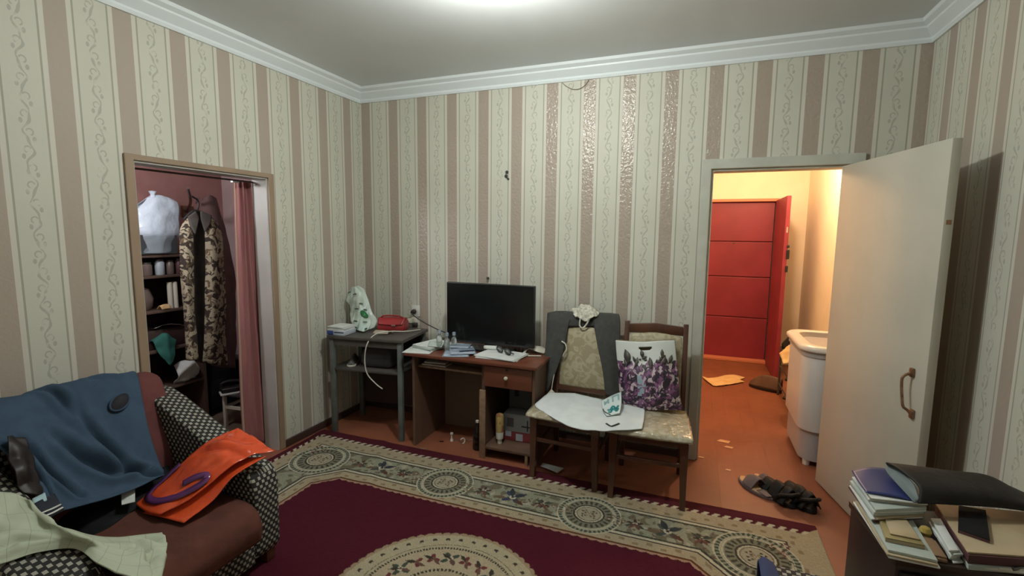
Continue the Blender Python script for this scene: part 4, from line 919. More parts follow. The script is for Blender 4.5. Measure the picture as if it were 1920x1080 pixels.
# ------------------------------------------------------------------ on the back wall
T = thing('wall_socket', 'white double wall socket with a black plug beside the corner table', 'socket', (.535, 0, .86))
add('plate', box(.495, .577, -.012, 0, .865, .962, bev=.004), M['white'], T); add('plate', box(.488, .560, -.014, 0, .785, .862, bev=.006), M['offwhite'], T)
bm = bmesh.new(); lathe(bm, [(.022, 0), (.022, .002), (.019, .003), (.019, .001)], Matrix.Translation((.536, -.012, .915)) @ Matrix.Rotation(PI/2, 4, 'X'), 18); add('socket_ring', bm, M['offwhite'], T)
bm = bmesh.new(); lathe(bm, [(.020, 0), (.020, .022), (.013, .030), (.011, .042)], Matrix.Translation((.527, -.0155, .908)) @ Matrix.Rotation(PI/2, 4, 'X'), 16); P_ = bm
T = thing('power_cable', 'black plug and cable running from the wall socket to the television', 'cable', (.8, -.1, .75))
add('plug', P_, M['black'], T)
bm = bmesh.new(); tube(bm, [(.527, -.055, .905), (.56, -.075, .885), (.66, -.10, .845), (.80, -.12, .800), (.95, -.15, .775), (1.08, -.205, .80), (1.14, -.222, .84)], .0045, 8, 40); add('cable', bm, M['black'], T)
T = thing('old_adapter', 'dirty white plug adapter in the lower socket', 'adapter', (.51, -.03, .80))
add('body', box(.478, .525, -.060, -.0145, .812, .850, bev=.006), M['offwhite'], T); add('prong_block', box(.525, .562, -.045, -.0145, .79, .815, bev=.004), M['grey_metal'], T); add('clip', box(.49, .52, -.05, -.0145, .775, .811, bev=.003), mat('dirty brown plastic', (.11, .10, .07), .6), T)
for k, pts in enumerate(([(.78, -.02, .70), (.785, -.04, .55), (.80, -.03, .35), (.82, -.05, .20), (.84, -.04, .02)], [(.80, -.03, .62), (.79, -.05, .5), (.815, -.04, .38), (.80, -.03, .15), (.79, -.06, .012)])):
    bm = bmesh.new(); tube(bm, pts, .004, 6, 24); single('wall_cable', bm, M['cable' if k == 0 else 'grey_metal'], ('pale cable running down the wall between corner table and desk', 'dark thin cable running down the wall beside the desk')[k], 'cable')
T = thing('wall_hook', 'small dark double metal hook screwed high on the striped wall', 'hook', (1.372, 0, 2.03))
for k, (x, z, r) in enumerate(((1.366, 2.052, .013), (1.360, 2.022, .013), (1.378, 2.000, .008))):
    bm = bmesh.new(); lathe(bm, [(r, 0), (r, .006), (r*.6, .014)], Matrix.Translation((x, 0, z)) @ Matrix.Rotation(PI/2, 4, 'X'), 12); add('hook_plate', bm, M['grey_metal'], T)
bm = bmesh.new(); tube(bm, [(1.366, -.010, 2.05), (1.370, -.03, 2.035), (1.374, -.025, 2.015), (1.377, -.012, 2.003)], .0035, 6, 14); add('hook_bend', bm, M['grey_metal'], T)
for k, (x, z, lb) in enumerate(((1.219, 1.207, 'dark nail in the wall just above the television'),)):
    bm = bmesh.new(); lathe(bm, [(.004, 0), (.004, .022), (.013, .022), (.012, .027)], Matrix.Translation((x, 0, z+.018)) @ Matrix.Rotation(PI/2, 4, 'X'), 12); single('nail', bm, M['grey_metal'], lb, 'nail')
bm = bmesh.new(); tube(bm, [(1.795, -.010, 2.668), (1.83, -.008, 2.638), (1.88, -.008, 2.615), (1.93, -.008, 2.618), (1.97, -.008, 2.645), (1.985, -.010, 2.668)], .0022, 6, 30)
single('hanging_wire', bm, mat('tan wire', (.20, .15, .10), .6), 'thin wire loop sagging below the ceiling moulding', 'wire')
for x, z, h, lb in ((2.795, 2.135, .035, 'upper white paint drip above the white door frame'),):
    single('paint_drip', prism([(x-.008, z-.015), (x+.010, z-.012), (x+.006, z+.015), (x-.004, z+.012)], 'y', -.004, 0), M['frame_white'], lb, 'drip')

# ------------------------------------------------------------------ sandals on the threshold
def sole(L, Wd, h):
    out = []
    for k in range(28):
        a = 2*PI*k/28; x = math.cos(a); y = math.sin(a); wv = 1-.18*math.cos(2*a)*.5-.12*(1-x)*.5*abs(y)
        out.append((x*L/2, y*Wd/2*wv+(.006*x)))
    return prism(out, 'z', 0, h, bev=.004)
T = thing('slipper', 'mauve grey slipper with a tan toe on the orange floor by the doorway', 'slipper', (3.185, -.285, 0), math.radians(122)); T.scale = (1.12, 1.35, 1.2)
add('sole', sole(.25, .095, .016), M['suede'], T, local=True)
add('insole', sole(.235, .082, .019), M['insole'], T, local=True)
add('upper', patch([[(.050, -.043, .018), (.062, 0, .050), (.050, .044, .018)], [(.01, -.047, .016), (.01, 0, .068), (.01, .047, .016)], [(-.045, -.044, .016), (-.03, 0, .066), (-.025, .044, .016)]], 16, 14), M['suede'], T, local=True, solid=.006, smooth=True)
add('heel_pad', patch([[(-.045, -.030, .0195), (-.045, 0, .022), (-.045, .030, .0195)], [(-.115, -.022, .0195), (-.12, 0, .022), (-.115, .022, .0195)]], 8, 8), M['suede'], T, local=True, solid=.003)
def sandal(lb, x, y, rz, z=0):
    T = thing('sandal', lb, 'sandal', (x, y, z), rz, 'black sandals'); T.scale = (1, 1.22, 1.1)
    add('sole', sole(.28, .105, .026), M['blackleather'], T, local=True)
    for a, b, hh in ((.10, .03, .068), (.015, -.055, .090), (-.075, -.120, .098)):
        m = (a+b)/2
        add('strap', patch([[(a, -.046, .020), (a+.004, 0, hh), (a, .046, .020)], [(m, -.052, .020), (m, 0, hh+.006), (m, .052, .020)], [(b, -.046, .020), (b-.004, 0, hh), (b, .046, .020)]], 14, 8), M['blackleather'], T, local=True, solid=.006, smooth=True)
    bm = bmesh.new(); tube(bm, [(-.06, -.048, .03), (-.10, -.046, .065), (-.145, -.02, .085), (-.15, .0, .088), (-.145, .02, .085), (-.10, .046, .065), (-.06, .048, .03)], .009, 8, 24); add('heel_strap', bm, M['blackleather'], T, local=True)
    add('buckle', cbox((.012, -.050, .034), (.016, .006, .012), bev=.002), M['chrome'], T, local=True)
sandal('black strappy sandal touching the mauve slipper on the orange floor', 3.295, -.335, math.radians(118))
sandal('black strappy sandal nearest the white door, behind its twin', 3.405, -.345, math.radians(112))
T = thing('slipper', 'second mauve slipper half hidden under the black sandal', 'slipper', (3.250, -.205, 0), math.radians(112)); T.scale = (1.1, 1.2, 1.1)
add('sole', sole(.22, .075, .014), M['suede'], T, local=True); add('insole', sole(.21, .066, .017), M['insole'], T, local=True)
add('upper', patch([[(.040, -.034, .016), (.050, 0, .040), (.040, .034, .016)], [(.01, -.037, .014), (.02, 0, .058), (.02, .037, .014)], [(-.03, -.035, .014), (-.035, 0, .056), (-.03, .035, .014)]], 12, 10), M['suede'], T, local=True, solid=.005, smooth=True)
for k, (x, y, s) in enumerate(((2.865, .045, .022), (3.035, -.085, .020), (3.06, .30, .035), (3.03, .40, .05))):
    single('floor_scrap', prism([(x-s, y-s*.4), (x+s*.7, y-s*.6), (x+s, y+s*.3), (x-s*.4, y+s*.5)], 'z', .0008, .003), mat('pale plaster', (.62, .36, .22), .8), ('pale crumb beside the left foot of the white door frame', 'pale crumb in front of the mauve slipper', 'pale plaster stain flake in the hall nearest the doorway', 'larger pale plaster flake in the hall')[k], 'scrap', smooth=0)

# ------------------------------------------------------------------ hall
T = thing('washing_machine', 'white round cornered washing tub with grey base behind the open door', 'washing machine', (3.70, .46, 0))
add('lower_base', prism(rrect(3.500, 3.935, .165, .765, .10, 8), 'z', .045, .262), M['machine_grey'], T, smooth=40)
add('body', prism(rrect(3.478, 3.945, .140, .790, .115, 8), 'z', .258, .775, bev=.006), M['machine'], T, smooth=50)
add('collar', prism(rrect(3.468, 3.950, .130, .800, .12, 8), 'z', .776, .812), M['machine_grey'], T, smooth=40)
tp = bmesh.new(); L = []
for ins, z in ((.0, .812), (-.004, .822), (-.002, .840), (.010, .850), (.055, .8515), (.070, .846), (.072, .820)):
    L.append([tp.verts.new((x, y, z)) for x, y in rrect(3.455+ins, 3.955-ins, .118+ins, .812-ins, max(.125-ins*.3, .03), 8)])
for A, B in zip(L, L[1:]):
    for i in range(len(A)): tp.faces.new((A[i], A[(i+1) % len(A)], B[(i+1) % len(A)], B[i]))
add('top_rim', tp, M['machine_top'], T, smooth=60, solid=.002)
tub = bmesh.new()
rings = []
for (ins, z) in ((.070, .843), (.080, .825), (.095, .80), (.13, .77), (.16, .762)):
    rings.append([tub.verts.new((x, y, z)) for x, y in rrect(3.455+ins, 3.955-ins, 118e-3+ins, .812-ins, max(.125-ins*.3, .03), 8)])
for A, B in zip(rings, rings[1:]):
    for i in range(len(A)): tub.faces.new((A[i], A[(i+1) % len(A)], B[(i+1) % len(A)], B[i]))
tub.faces.new(rings[-1])
add('basin', tub, mat('greyish basin', (.36, .32, .28), .35), T, smooth=50)
bm = bmesh.new(); lathe(bm, [(.016, 0), (.018, .012), (.012, .02), (.012, .045), (.020, .048), (.018, .058)], Matrix.Translation((3.80, .775, .8525)), 14); add('tap', bm, M['chrome'], T)
for x, y in ((3.55, .22), (3.55, .71), (3.89, .22), (3.89, .71)):
    bm = bmesh.new(); lathe(bm, [(.022, 0), (.026, .05)], Matrix.Translation((x, y, 0)), 14); add('foot', bm, M['machine_top'], T)
T = thing('shoe_rack', 'dark metal shoe rack between the washing tub and the red door', 'shoe rack', (3.76, 1.45, 0))
for x in (3.60, 3.94):
    for y in (1.02, 1.80):
        bm = bmesh.new(); tube(bm, [(x, y, 0), (x, y, .50)], .011, 8); add('post', bm, M['grey_metal'], T)
for k, z in enumerate((.12, .30, .48)):
    for x in (3.60, 3.71, 3.82, 3.94):
        bm = bmesh.new(); tube(bm, [(x, 1.02, z+.03*(x > 3.7)), (x, 1.80, z+.03*(x > 3.7))], .007, 8); add('rail', bm, M['grey_metal'], T)
single('yellow_cloth', patch([[(3.50, 1.02, .50), (3.62, 1.02, .54), (3.74, 1.04, .52)], [(3.49, 1.15, .56), (3.61, 1.15, .66), (3.74, 1.15, .58)], [(3.53, 1.28, .51), (3.62, 1.30, .56), (3.72, 1.28, .52)]], 20, 20, .016, 22, 1, ridge=.012, rs=24), M['ragcloth'], 'crumpled yellowish cloth on top of the hall shoe rack', 'cloth', solid=.004, smooth=True)
single('soft_hat', patch([[(3.56, 1.36, .515), (3.66, 1.36, .55), (3.78, 1.36, .515)], [(3.55, 1.46, .59), (3.66, 1.46, .72), (3.78, 1.46, .61)], [(3.57, 1.58, .515), (3.66, 1.58, .55), (3.77, 1.58, .515)]], 16, 16, .006, 14), M['blackcloth'], 'dark soft hat lying behind the yellowish cloth on the shoe rack', 'hat', solid=.005, smooth=True)
for k, (z, y, lb) in enumerate(((.310, 1.18, 'brown shoe on the middle bar of the hall shoe rack'), (.130, 1.22, 'brown shoe on the lowest bar of the hall shoe rack'), (0, 1.93, 'brown shoe lying alone on the hall floor by the red door'))):
    T = thing('brown_shoe', lb, 'shoe', (3.68 if k < 2 else 3.50, y, z+.008*(k < 2)), math.radians(175 if k < 2 else 150), 'brown shoes in the hall')
    if k == 2: T.scale = (1.2, 1.25, 1.9)
    add('sole', sole(.27, .09, .018), M['black'], T, local=True)
    add('upper', patch([[(-.125, -.035, .017), (-.135, 0, .075), (-.125, .035, .017)], [(-.06, -.042, .017), (-.06, 0, .082), (-.06, .042, .017)], [(.02, -.043, .017), (.02, 0, .078), (.02, .043, .017)], [(.09, -.040, .017), (.09, 0, .052), (.09, .040, .017)], [(.125, -.018, .017), (.130, 0, .026), (.125, .018, .017)]], 18, 22), M['brownshoe'], T, local=True, smooth=True, solid=.003)
single('floor_rag', patch([[(2.893,2.130,0.010), (2.996,2.088,0.016), (3.129,2.260,0.014), (3.253,2.313,0.020), (3.342,2.270,0.012)], [(2.940,1.974,0.012), (3.018,1.946,0.024), (3.131,2.082,0.016), (3.226,2.095,0.030), (3.285,2.154,0.014)], [(2.999,1.821,0.012), (3.067,1.843,0.014), (3.154,1.925,0.012), (3.242,2.007,0.016), (3.323,2.102,0.010)]], 26, 16, .006, 18, 2), M['ragcloth'], 'yellowish rag spread on the hall floor before the red door', 'rag', solid=.004, smooth=True)

# ------------------------------------------------------------------ pantry
T = thing('shelf_unit', 'dull brown open shelf unit against the pink pantry wall', 'shelf', (-1.18, -1.5, 0))
for y in (-2.25, -.80): add('side_panel', box(-1.345, -1.0, y-.012, y+.012, 0, 1.395), M['shelfwood'], T)
for z in (.08, .37, .675, .975, 1.24, 1.395): add('shelf_board', box(-1.345, -1.0, -2.237, -.813, z-.018, z, bev=.002), M['shelfwood'], T)
add('back_panel', box(-1.349, -1.345, -2.25, -.80, 0, 1.395), M['maroonboard'], T)
T = thing('white_plastic_bag', 'tied milky plastic bag on top of the pantry shelf unit', 'bag', (-1.1, -1.03, 1.396))
yb0, yb1 = -1.20, -.86
pf = [[(-1.040,-1.124,1.820), (-1.030,-1.085,1.838), (-1.030,-1.019,1.843), (-1.040,-0.931,1.818)], [(-1.030,-1.227,1.684), (-0.990,-1.127,1.750), (-0.990,-1.031,1.771), (-1.020,-0.907,1.770)], [(-1.020,-1.253,1.554), (-0.965,-1.157,1.555), (-0.965,-1.062,1.563), (-1.010,-0.922,1.588)], [(-1.000,-1.254,1.417), (-0.980,-1.154,1.410), (-0.980,-1.063,1.411), (-1.000,-0.958,1.415)]]
add('film', patch(pf, 40, 36, .008, 14, 3, ridge=.008, rs=10), M['pbag'], T, solid=.002, smooth=True)
add('film', patch([[(p[0]-.03-.12*(j > 0), p[1]*.9-.1, p[2]) for p in row] for j, row in enumerate(pf)], 24, 24, .012, 12, 8), M['pbag'], T, solid=.002, smooth=True)
bm = bmesh.new(); lathe(bm, [(.022, 0), (.014, .02), (.026, .045), (.010, .05)], Matrix.Translation((-1.04, -1.085, 1.822)), 12); add('knot', bm, M['pbag'], T)
single('grey_carton', box(-1.08, -.992, -1.225, -.96, 1.402, 1.545, bev=.003), M['inner_box'], 'grey carton showing through the milky plastic bag', 'box', smooth=0)
single('bag_filling', patch([[(-1.15, -1.12, 1.54), (-1.10, -1.02, 1.56), (-1.15, -.93, 1.54)], [(-1.10, -1.12, 1.62), (-1.06, -1.02, 1.66), (-1.10, -.94, 1.62)], [(-1.07, -1.12, 1.54), (-1.03, -1.02, 1.55), (-1.07, -.94, 1.54)]], 12, 12, .01, 16), M['paleblue'], 'bluish cloth bundled inside the milky plastic bag', 'cloth', solid=.006, smooth=True)
def jar(lb, y, z, r, h, m, lid, x=-1.06):
    T = thing('jar', lb, 'jar', (x, y, z+.0005), 0, 'jars in the pantry')
    bm = bmesh.new(); lathe(bm, [(r*.9, 0), (r, .005), (r, h*.78), (r*.8, h*.86), (r*.8, h*.9)], None, 16); add('body', bm, m, T, local=True)
    bm = bmesh.new(); lathe(bm, [(r*.86, h*.9), (r*.86, h)], None, 16); add('lid', bm, lid, T, local=True)
for k, (y, r, h, mm, lb) in enumerate(((-1.155, .035, .10, 'jar', 'dark squat jar leftmost in view on the top pantry shelf'), (-1.06, .032, .12, 'boxwhite', 'grey white jar on the top pantry shelf'), (-.985, .028, .11, 'jar', 'dark jar right of the grey white jar'), (-.915, .028, .12, 'maroonbook', 'maroon jar hiding next to the coat'))):
    jar(lb, y, 1.24, r, h, M[mm], M['grey_metal'])
for k, y in enumerate((-1.005, -.965)):
    bm = bmesh.new(); lathe(bm, [(.018, 0), (.018, .20), (.016, .205)], Matrix.Translation((-1.05, y, .976)), 14)
    single('white_tube', bm, M['offwhite'], ('white tube standing farther from the coat on the second shelf', 'white tube standing next to the coat on the second shelf')[k], 'tube', 'white tubes on the second shelf')
bm = bmesh.new(); lathe(bm, [(.04, 0), (.065, .03), (.075, .09), (.05, .16), (.03, .17)], Matrix.Translation((-1.12, -1.17, .9755)), 18); single('dark_pot', bm, M['jar'], 'round dull pot on the second pantry shelf', 'pot')
single('cream_rag', patch([[(-1.05, -1.11, .980), (-1.05, -1.06, .985), (-1.05, -1.02, .980)], [(-1.02, -1.11, 1.01), (-1.02, -1.06, 1.02), (-1.02, -1.03, 1.0)], [(-1.005, -1.10, .980), (-1.005, -1.06, .983), (-1.005, -1.03, .980)]], 10, 10, .006, 30), M['ragcloth'], 'small cream rag before the dull pot', 'rag', solid=.004)
single('green_cloth', patch([[(-1.12, -1.17, .70), (-1.10, -1.10, .73), (-1.10, -1.03, .69)], [(-1.00, -1.19, .76), (-.995, -1.11, .80), (-1.0, -1.02, .74)], [(-.975, -1.17, .66), (-.97, -1.10, .67), (-.975, -1.04, .68)], [(-.97, -1.13, .60), (-.965, -1.09, .55), (-.97, -1.05, .62)]], 20, 24, .010, 18, 4, ridge=.008), M['green_cloth'], 'teal green cloth hanging over the third pantry shelf', 'cloth', solid=.005, smooth=True)
single('silver_pack', patch([[(-1.10, -1.15, .83), (-1.08, -1.05, .84), (-1.08, -.93, .83)], [(-1.03, -1.15, .845), (-1.02, -1.05, .86), (-1.03, -.93, .835)]], 12, 6, .006, 20), M['chrome'], 'shiny crumpled foil pack above the teal green cloth', 'pack', solid=.004)
bm = bmesh.new(); bx(bm, -1.3, -1.05, -1.22, -.88, .676, .822, bev=.01); single('dark_crate', bm, M['maroonboard'], 'dark box beneath the shiny foil pack', 'box')
single('white_sack', patch([[(-1.05, -1.03, .375), (-1.02, -.95, .378), (-1.05, -.86, .375)], [(-.97, -1.04, .45), (-.93, -.95, .53), (-.97, -.86, .47)], [(-1.04, -1.02, .52), (-1.02, -.95, .55), (-1.04, -.87, .52)]], 16, 16, .010, 16, 2, ridge=.006), M['paper'], 'small white sack behind the hem of the camouflage coat', 'sack', solid=.004, smooth=True)
# coats
T = thing('coat_peg', 'dark wooden coat peg sticking out from the pantry wall', 'coat peg', (-1.349, -.62, 1.74))
bm = bmesh.new(); tube(bm, [(-1.349, -.62, 1.74), (-.9, -.90, 1.80), (-.68, -1.07, 1.885)], .011, 8, 20); add('bar', bm, M['wood_dark'], T)
add('plate', box(-1.349, -1.335, -.67, -.57, 1.69, 1.79, bev=.003), M['wood_dark'], T)
T = thing('clothes_hanger', 'black clothes hanger holding the camouflage coat', 'hanger', (-0.740,-0.959,1.709))
bm = bmesh.new(); tube(bm, [(-0.730,-1.007,1.831), (-0.740,-0.957,1.804), (-0.740,-0.956,1.756), (-0.740,-0.975,1.708)], .007, 8, 14); add('hook', bm, M['black'], T)
bm = bmesh.new(); tube(bm, [(-0.760,-1.053,1.658), (-0.750,-1.009,1.707), (-0.740,-0.974,1.724), (-0.750,-0.898,1.703), (-0.760,-0.811,1.649)], .012, 8, 20); add('arm', bm, M['black'], T)
T = thing('camouflage_coat', 'open camouflage coat on a black hanger in the pantry', 'coat', (-.72, -.97, .60))
lf = [[(-0.750,-1.078,1.627), (-0.740,-1.034,1.675), (-0.730,-0.991,1.700)], [(-0.730,-1.116,1.550), (-0.700,-1.085,1.565), (-0.700,-1.037,1.581)], [(-0.730,-1.128,1.319), (-0.690,-1.109,1.319), (-0.700,-1.051,1.315)], [(-0.730,-1.127,1.045), (-0.680,-1.123,1.048), (-0.700,-1.065,1.039)], [(-0.730,-1.124,0.806), (-0.690,-1.112,0.807), (-0.700,-1.065,0.797)], [(-0.730,-1.128,0.625), (-0.690,-1.117,0.623), (-0.700,-1.064,0.625)]]
add('left_front', patch(lf, 14, 44, .008, 12, 1), M['camo'], T, solid=.008, smooth=True)
rf = [[(-0.730,-0.925,1.702), (-0.730,-0.858,1.672), (-0.740,-0.792,1.617)], [(-0.700,-0.947,1.582), (-0.680,-0.894,1.567), (-0.720,-0.794,1.550)], [(-0.700,-0.960,1.310), (-0.660,-0.918,1.308), (-0.700,-0.807,1.300)], [(-0.700,-0.983,1.028), (-0.650,-0.945,1.005), (-0.700,-0.808,1.004)], [(-0.700,-1.004,0.784), (-0.660,-0.954,0.757), (-0.700,-0.820,0.748)], [(-0.700,-1.029,0.591), (-0.670,-0.955,0.551), (-0.700,-0.830,0.515)]]
add('right_front', patch(rf, 18, 44, .012, 9, 3, ridge=.004), M['camo'], T, solid=.008, smooth=True)
ln = [[(-0.760,-0.978,1.700), (-0.775,-0.925,1.718), (-0.760,-0.894,1.704)], [(-0.750,-1.020,1.550), (-0.790,-0.925,1.549), (-0.750,-0.886,1.550)], [(-0.750,-1.052,1.074), (-0.800,-0.942,1.057), (-0.750,-0.910,1.056)], [(-0.750,-1.066,0.620), (-0.790,-0.982,0.561), (-0.750,-0.951,0.558)]]
add('lining', patch(ln, 14, 34, .008, 10, 6), M['lining'], T, solid=.008, smooth=True)
for px in (0, 1):
    cl = [[(-0.720,-0.997,1.723), (-0.715,-0.978,1.688), (-0.710,-0.984,1.661)], [(-0.720,-1.056,1.682), (-0.690,-1.058,1.608), (-0.680,-1.037,1.550)]] if px == 0 else [[(-0.720,-0.956,1.725), (-0.715,-0.962,1.689), (-0.710,-0.963,1.661)], [(-0.720,-0.873,1.696), (-0.690,-0.908,1.631), (-0.680,-0.962,1.566)]]
    add('collar', patch(cl, 8, 8, .003, 20), M['lining'], T, solid=.010, smooth=True)
T = thing('brown_robe', 'long dull brown robe hanging behind the camouflage coat', 'robe', (-.92, -.72, .5))
rb = [[(-0.930,-0.778,1.835), (-0.900,-0.745,1.862), (-0.930,-0.669,1.843)], [(-0.930,-0.793,1.750), (-0.880,-0.748,1.769), (-0.930,-0.629,1.733)], [(-0.930,-0.775,1.548), (-0.860,-0.723,1.549), (-0.930,-0.576,1.504)], [(-0.930,-0.752,1.202), (-0.860,-0.689,1.200), (-0.930,-0.537,1.161)], [(-0.930,-0.775,0.852), (-0.860,-0.714,0.803), (-0.930,-0.546,0.767)], [(-0.930,-0.800,0.477), (-0.870,-0.729,0.443), (-0.930,-0.569,0.394)]]
add('cloth', patch(rb, 24, 44, .014, 8, 2, ridge=.008, rs=9), M['robe'], T, solid=.010, smooth=True)
bm = bmesh.new(); tube(bm, [(-.93, -.835, 1.79), (-.92, -.83, 1.845), (-.90, -.83, 1.83)], .005, 6, 8); add('hanging_loop', bm, M['robe'], T)
# curtain in the doorway
T = thing('doorway_curtain', 'gathered dusty pink curtain at the side of the pantry doorway', 'curtain', (-.19, -1.02, .04))
def curt(z, yl, yr, dep, n=9):
    return [(-.160+dep*(1 if k % 2 else -1)*(.5+.5*math.sin(k*1.7+z)), yl+(yr-yl)*k/(n-1), z) for k in range(n)]
ct = [curt(1.925, -1.10, -1.0, .024), curt(1.80, -1.105, -.99, .024), curt(1.4, -1.12, -.975, .022), curt(.9, -1.135, -.945, .022), curt(.45, -1.15, -.925, .022), curt(.03, -1.155, -.91, .02)]
add('cloth', patch(ct, 70, 60, .004, 7), M['curtain'], T, solid=.004, smooth=True)
add('hem', patch([[(p[0]+.012, p[1]-.004, p[2]), (p[0]+.016, p[1]+.010, p[2])] for p in (r[0] for r in ct)], 3, 40), M['curtain_edge'], T, solid=.004, smooth=True)
bm = bmesh.new(); tube(bm, [(-.125, -1.83, 1.915), (-.125, -.995, 1.915)], .006, 8); rod = single('curtain_string', bm, M['base'], 'thin dark rod under the top of the pantry doorway', 'rod')
single('white_clip', cbox((-.135, -1.13, 1.900), (.015, .06, .012), rz=.2), M['white'], 'small white clip at the top of the dusty pink curtain', 'clip')
bm = bmesh.new(); tube(bm, [(-.62, -.281, 1.86), (-.62, -.33, 1.85), (-.62, -.36, 1.83), (-.62, -.37, 1.85)], .008, 8, 14); single('wall_peg', bm, M['grey_metal'], 'small dark peg high on the pale pink pantry wall', 'peg')
# pantry floor
T = thing('black_suitcase', 'black suitcase standing on the pantry floor under the coats', 'suitcase', (-1.17, -.62, 0))
add('body', box(-1.30, -1.05, -.783, -.46, .012, .46, bev=.03, seg=3), M['blackcloth'], T, smooth=50)
bm = bmesh.new(); tube(bm, [(-1.17, -.70, .455), (-1.17, -.68, .50), (-1.17, -.58, .50), (-1.17, -.56, .455)], .010, 8, 18); add('handle', bm, M['black'], T)
add('front_pocket', box(-1.05, -1.03, -.75, -.50, .06, .30, bev=.008), M['blackcloth'], T)
for y in (-.73, -.52): add('wheel', box(-1.07, -1.04, y-.02, y+.02, 0, .03, bev=.005), M['black'], T)
single('black_carton', box(-1.30, -1.02, -.445, -.30, 0, .42, bev=.006), M['cabinet_black'], 'narrow black box between the suitcase and the pale pantry wall', 'box')
T = thing('white_stool', 'low white stool beside the pantry curtain', 'stool', (-.62, -.70, 0), .1)
for x in (-.13, .13):
    for y in (-.13, .13): add('leg', box(x-.012, x+.012, y-.012, y+.012, 0, .265, bev=.002), M['offwhite'], T, local=True)
for y in (-.13, .13): add('crossbar', box(-.118, .118, y-.008, y+.008, .155, .178), M['offwhite'], T, local=True)
for x in (-.13, .13): add('crossbar', box(x-.008, x+.008, -.118, .118, .155, .178), M['offwhite'], T, local=True)
add('seat', prism(rrect(-.155, .155, -.155, .155, .02), 'z', .265, .280, bev=.003), M['grey_metal'], T, local=True)
T = thing('clothes_iron', 'dark clothes iron with a pale soleplate lying on the white stool', 'iron', (-.68, -.80, .2805), math.radians(60))
pl = [(-.10, -.05), (.02, -.055), (.08, -.035), (.125, 0), (.08, .035), (.02, .055), (-.10, .05)]
add('soleplate', prism(pl, 'z', 0, .014, bev=.003), M['white'], T, local=True)
add('body', prism([(p[0]*.92, p[1]*.9) for p in pl], 'z', .014, .055, bev=.012, seg=3), M['black'], T, local=True, smooth=50)
bm = bmesh.new(); tube(bm, [(.06, 0, .05), (.05, 0, .085), (-.02, 0, .10), (-.08, 0, .09), (-.085, 0, .05)], .013, 8, 20); add('handle', bm, M['black'], T, local=True)
single('brown_bundle', patch([[(-1.0, -1.20, .005), (-.95, -1.08, .01), (-.98, -.93, .005)], [(-.92, -1.22, .12), (-.86, -1.08, .17), (-.90, -.93, .10)], [(-.80, -1.20, .008), (-.76, -1.08, .01), (-.80, -.95, .006)]], 18, 18, .02, 10, 3, ridge=.012), M['robe'], 'dull brown cloth bundle on the pantry floor before the shelves', 'bundle', solid=.006, smooth=True)

# ------------------------------------------------------------------ cabinet at the right wall and the pile on it
T = thing('cabinet', 'low dark brown cabinet under the pile of papers at the right wall', 'cabinet', (3.267, -1.700, 0), math.radians(7))
add('carcass', box(.006, .632, -.282, -.004, .02, .695, bev=.003), M['cabinet'], T, local=True)
add('top_board', box(0, .638, -.292, 0, .696, .718, bev=.003), M['cabinet'], T, local=True)
for x0, x1, kx in ((.014, .316, .30), (.322, .624, .338)):
    dr = add('door', box(x0, x1, -.296, -.283, .05, .68, bev=.003), M['cabinet_black'], T, local=True)
    kn = bmesh.new(); lathe(kn, [(.005, 0), (.005, .01), (.011, .015), (.009, .022)], Matrix.Translation((kx, -.296, .42)) @ Matrix.Rotation(PI/2, 4, 'X'), 12); add('knob', kn, M['brass'], dr, local=True)
for x in (.03, .60):
    for y in (-.26, -.03): add('foot', box(x-.02, x+.02, y-.02, y+.02, 0, .02), M['cabinet_black'], T, local=True)
ZC = .7185
random.seed(21)
def pile(name, label, cat, c, rz, layers, group=None):
    T = thing(name, label, cat, c, rz, group); z = 0.0006
    for nm, w_, l_, h_, m_ in layers:
        add(nm, cbox((random.uniform(-.006, .006), random.uniform(-.006, .006), z), (w_, l_, h_), rz=random.uniform(-.05, .05), bev=min(.002, h_*.3)), M[m_], T, local=True); z += h_+.0004
    return T, z
def stack(name, label, cat, P4, zt, layers, grow=.0):
    P4 = [Vector((p[0], p[1], zt)) for p in P4]; c = sum(P4, Vector())/4
    T = thing(name, label, cat, (c.x, c.y, zt-sum(h for _, h, _ in layers))); z = zt
    for k, (nm, h, m_) in enumerate(layers):
        r = random.uniform(-.05, .05) if k else 0; o = Vector((random.uniform(-.006, .006), random.uniform(-.006, .006), 0)) if k else Vector()
        Q = [Matrix.Rotation(r, 3, 'Z') @ (p-c)*(1+grow*k)+c+o for p in P4]
        add(nm, slab([(q.x, q.y, z) for q in Q], h-.0004, min(.0016, h*.25)), M[m_], T); z -= h
    return T
F4 = [(3.275, -1.715), (3.405, -1.60), (3.485, -1.70), (3.345, -1.842)]
stack('notebook_pile', 'uneven pile of notebooks and papers at the far end of the cabinet', 'notebooks', ((3.280,-1.661,0.785), (3.458,-1.577,0.785), (3.436,-1.791,0.785), (3.288,-1.866,0.785)), .7845, [('notebook', .010, 'paper_green'), ('notebook', .006, 'paper'), ('notebook', .010, 'paper_green'), ('notebook', .006, 'paper_tan'), ('notebook', .005, 'paper'), ('notebook', .007, 'maroonbook')])
T = thing('blue_folder', 'navy blue folder with torn white papers on the notebook pile', 'folder', (3.35, -1.73, .785))
random.seed(5)
for k in range(3):
    Q = [Vector((x, y, .7895+.004*k))+Vector((random.uniform(-.004, .006), -.006+random.uniform(-.006, .004), 0)) for x, y in ((3.282, -1.69), (3.40, -1.64), (3.43, -1.79), (3.285, -1.812))]
    add('sheet', slab(Q, .0036), M[('paper', 'olive', 'paper')[k]], T, smooth=0)
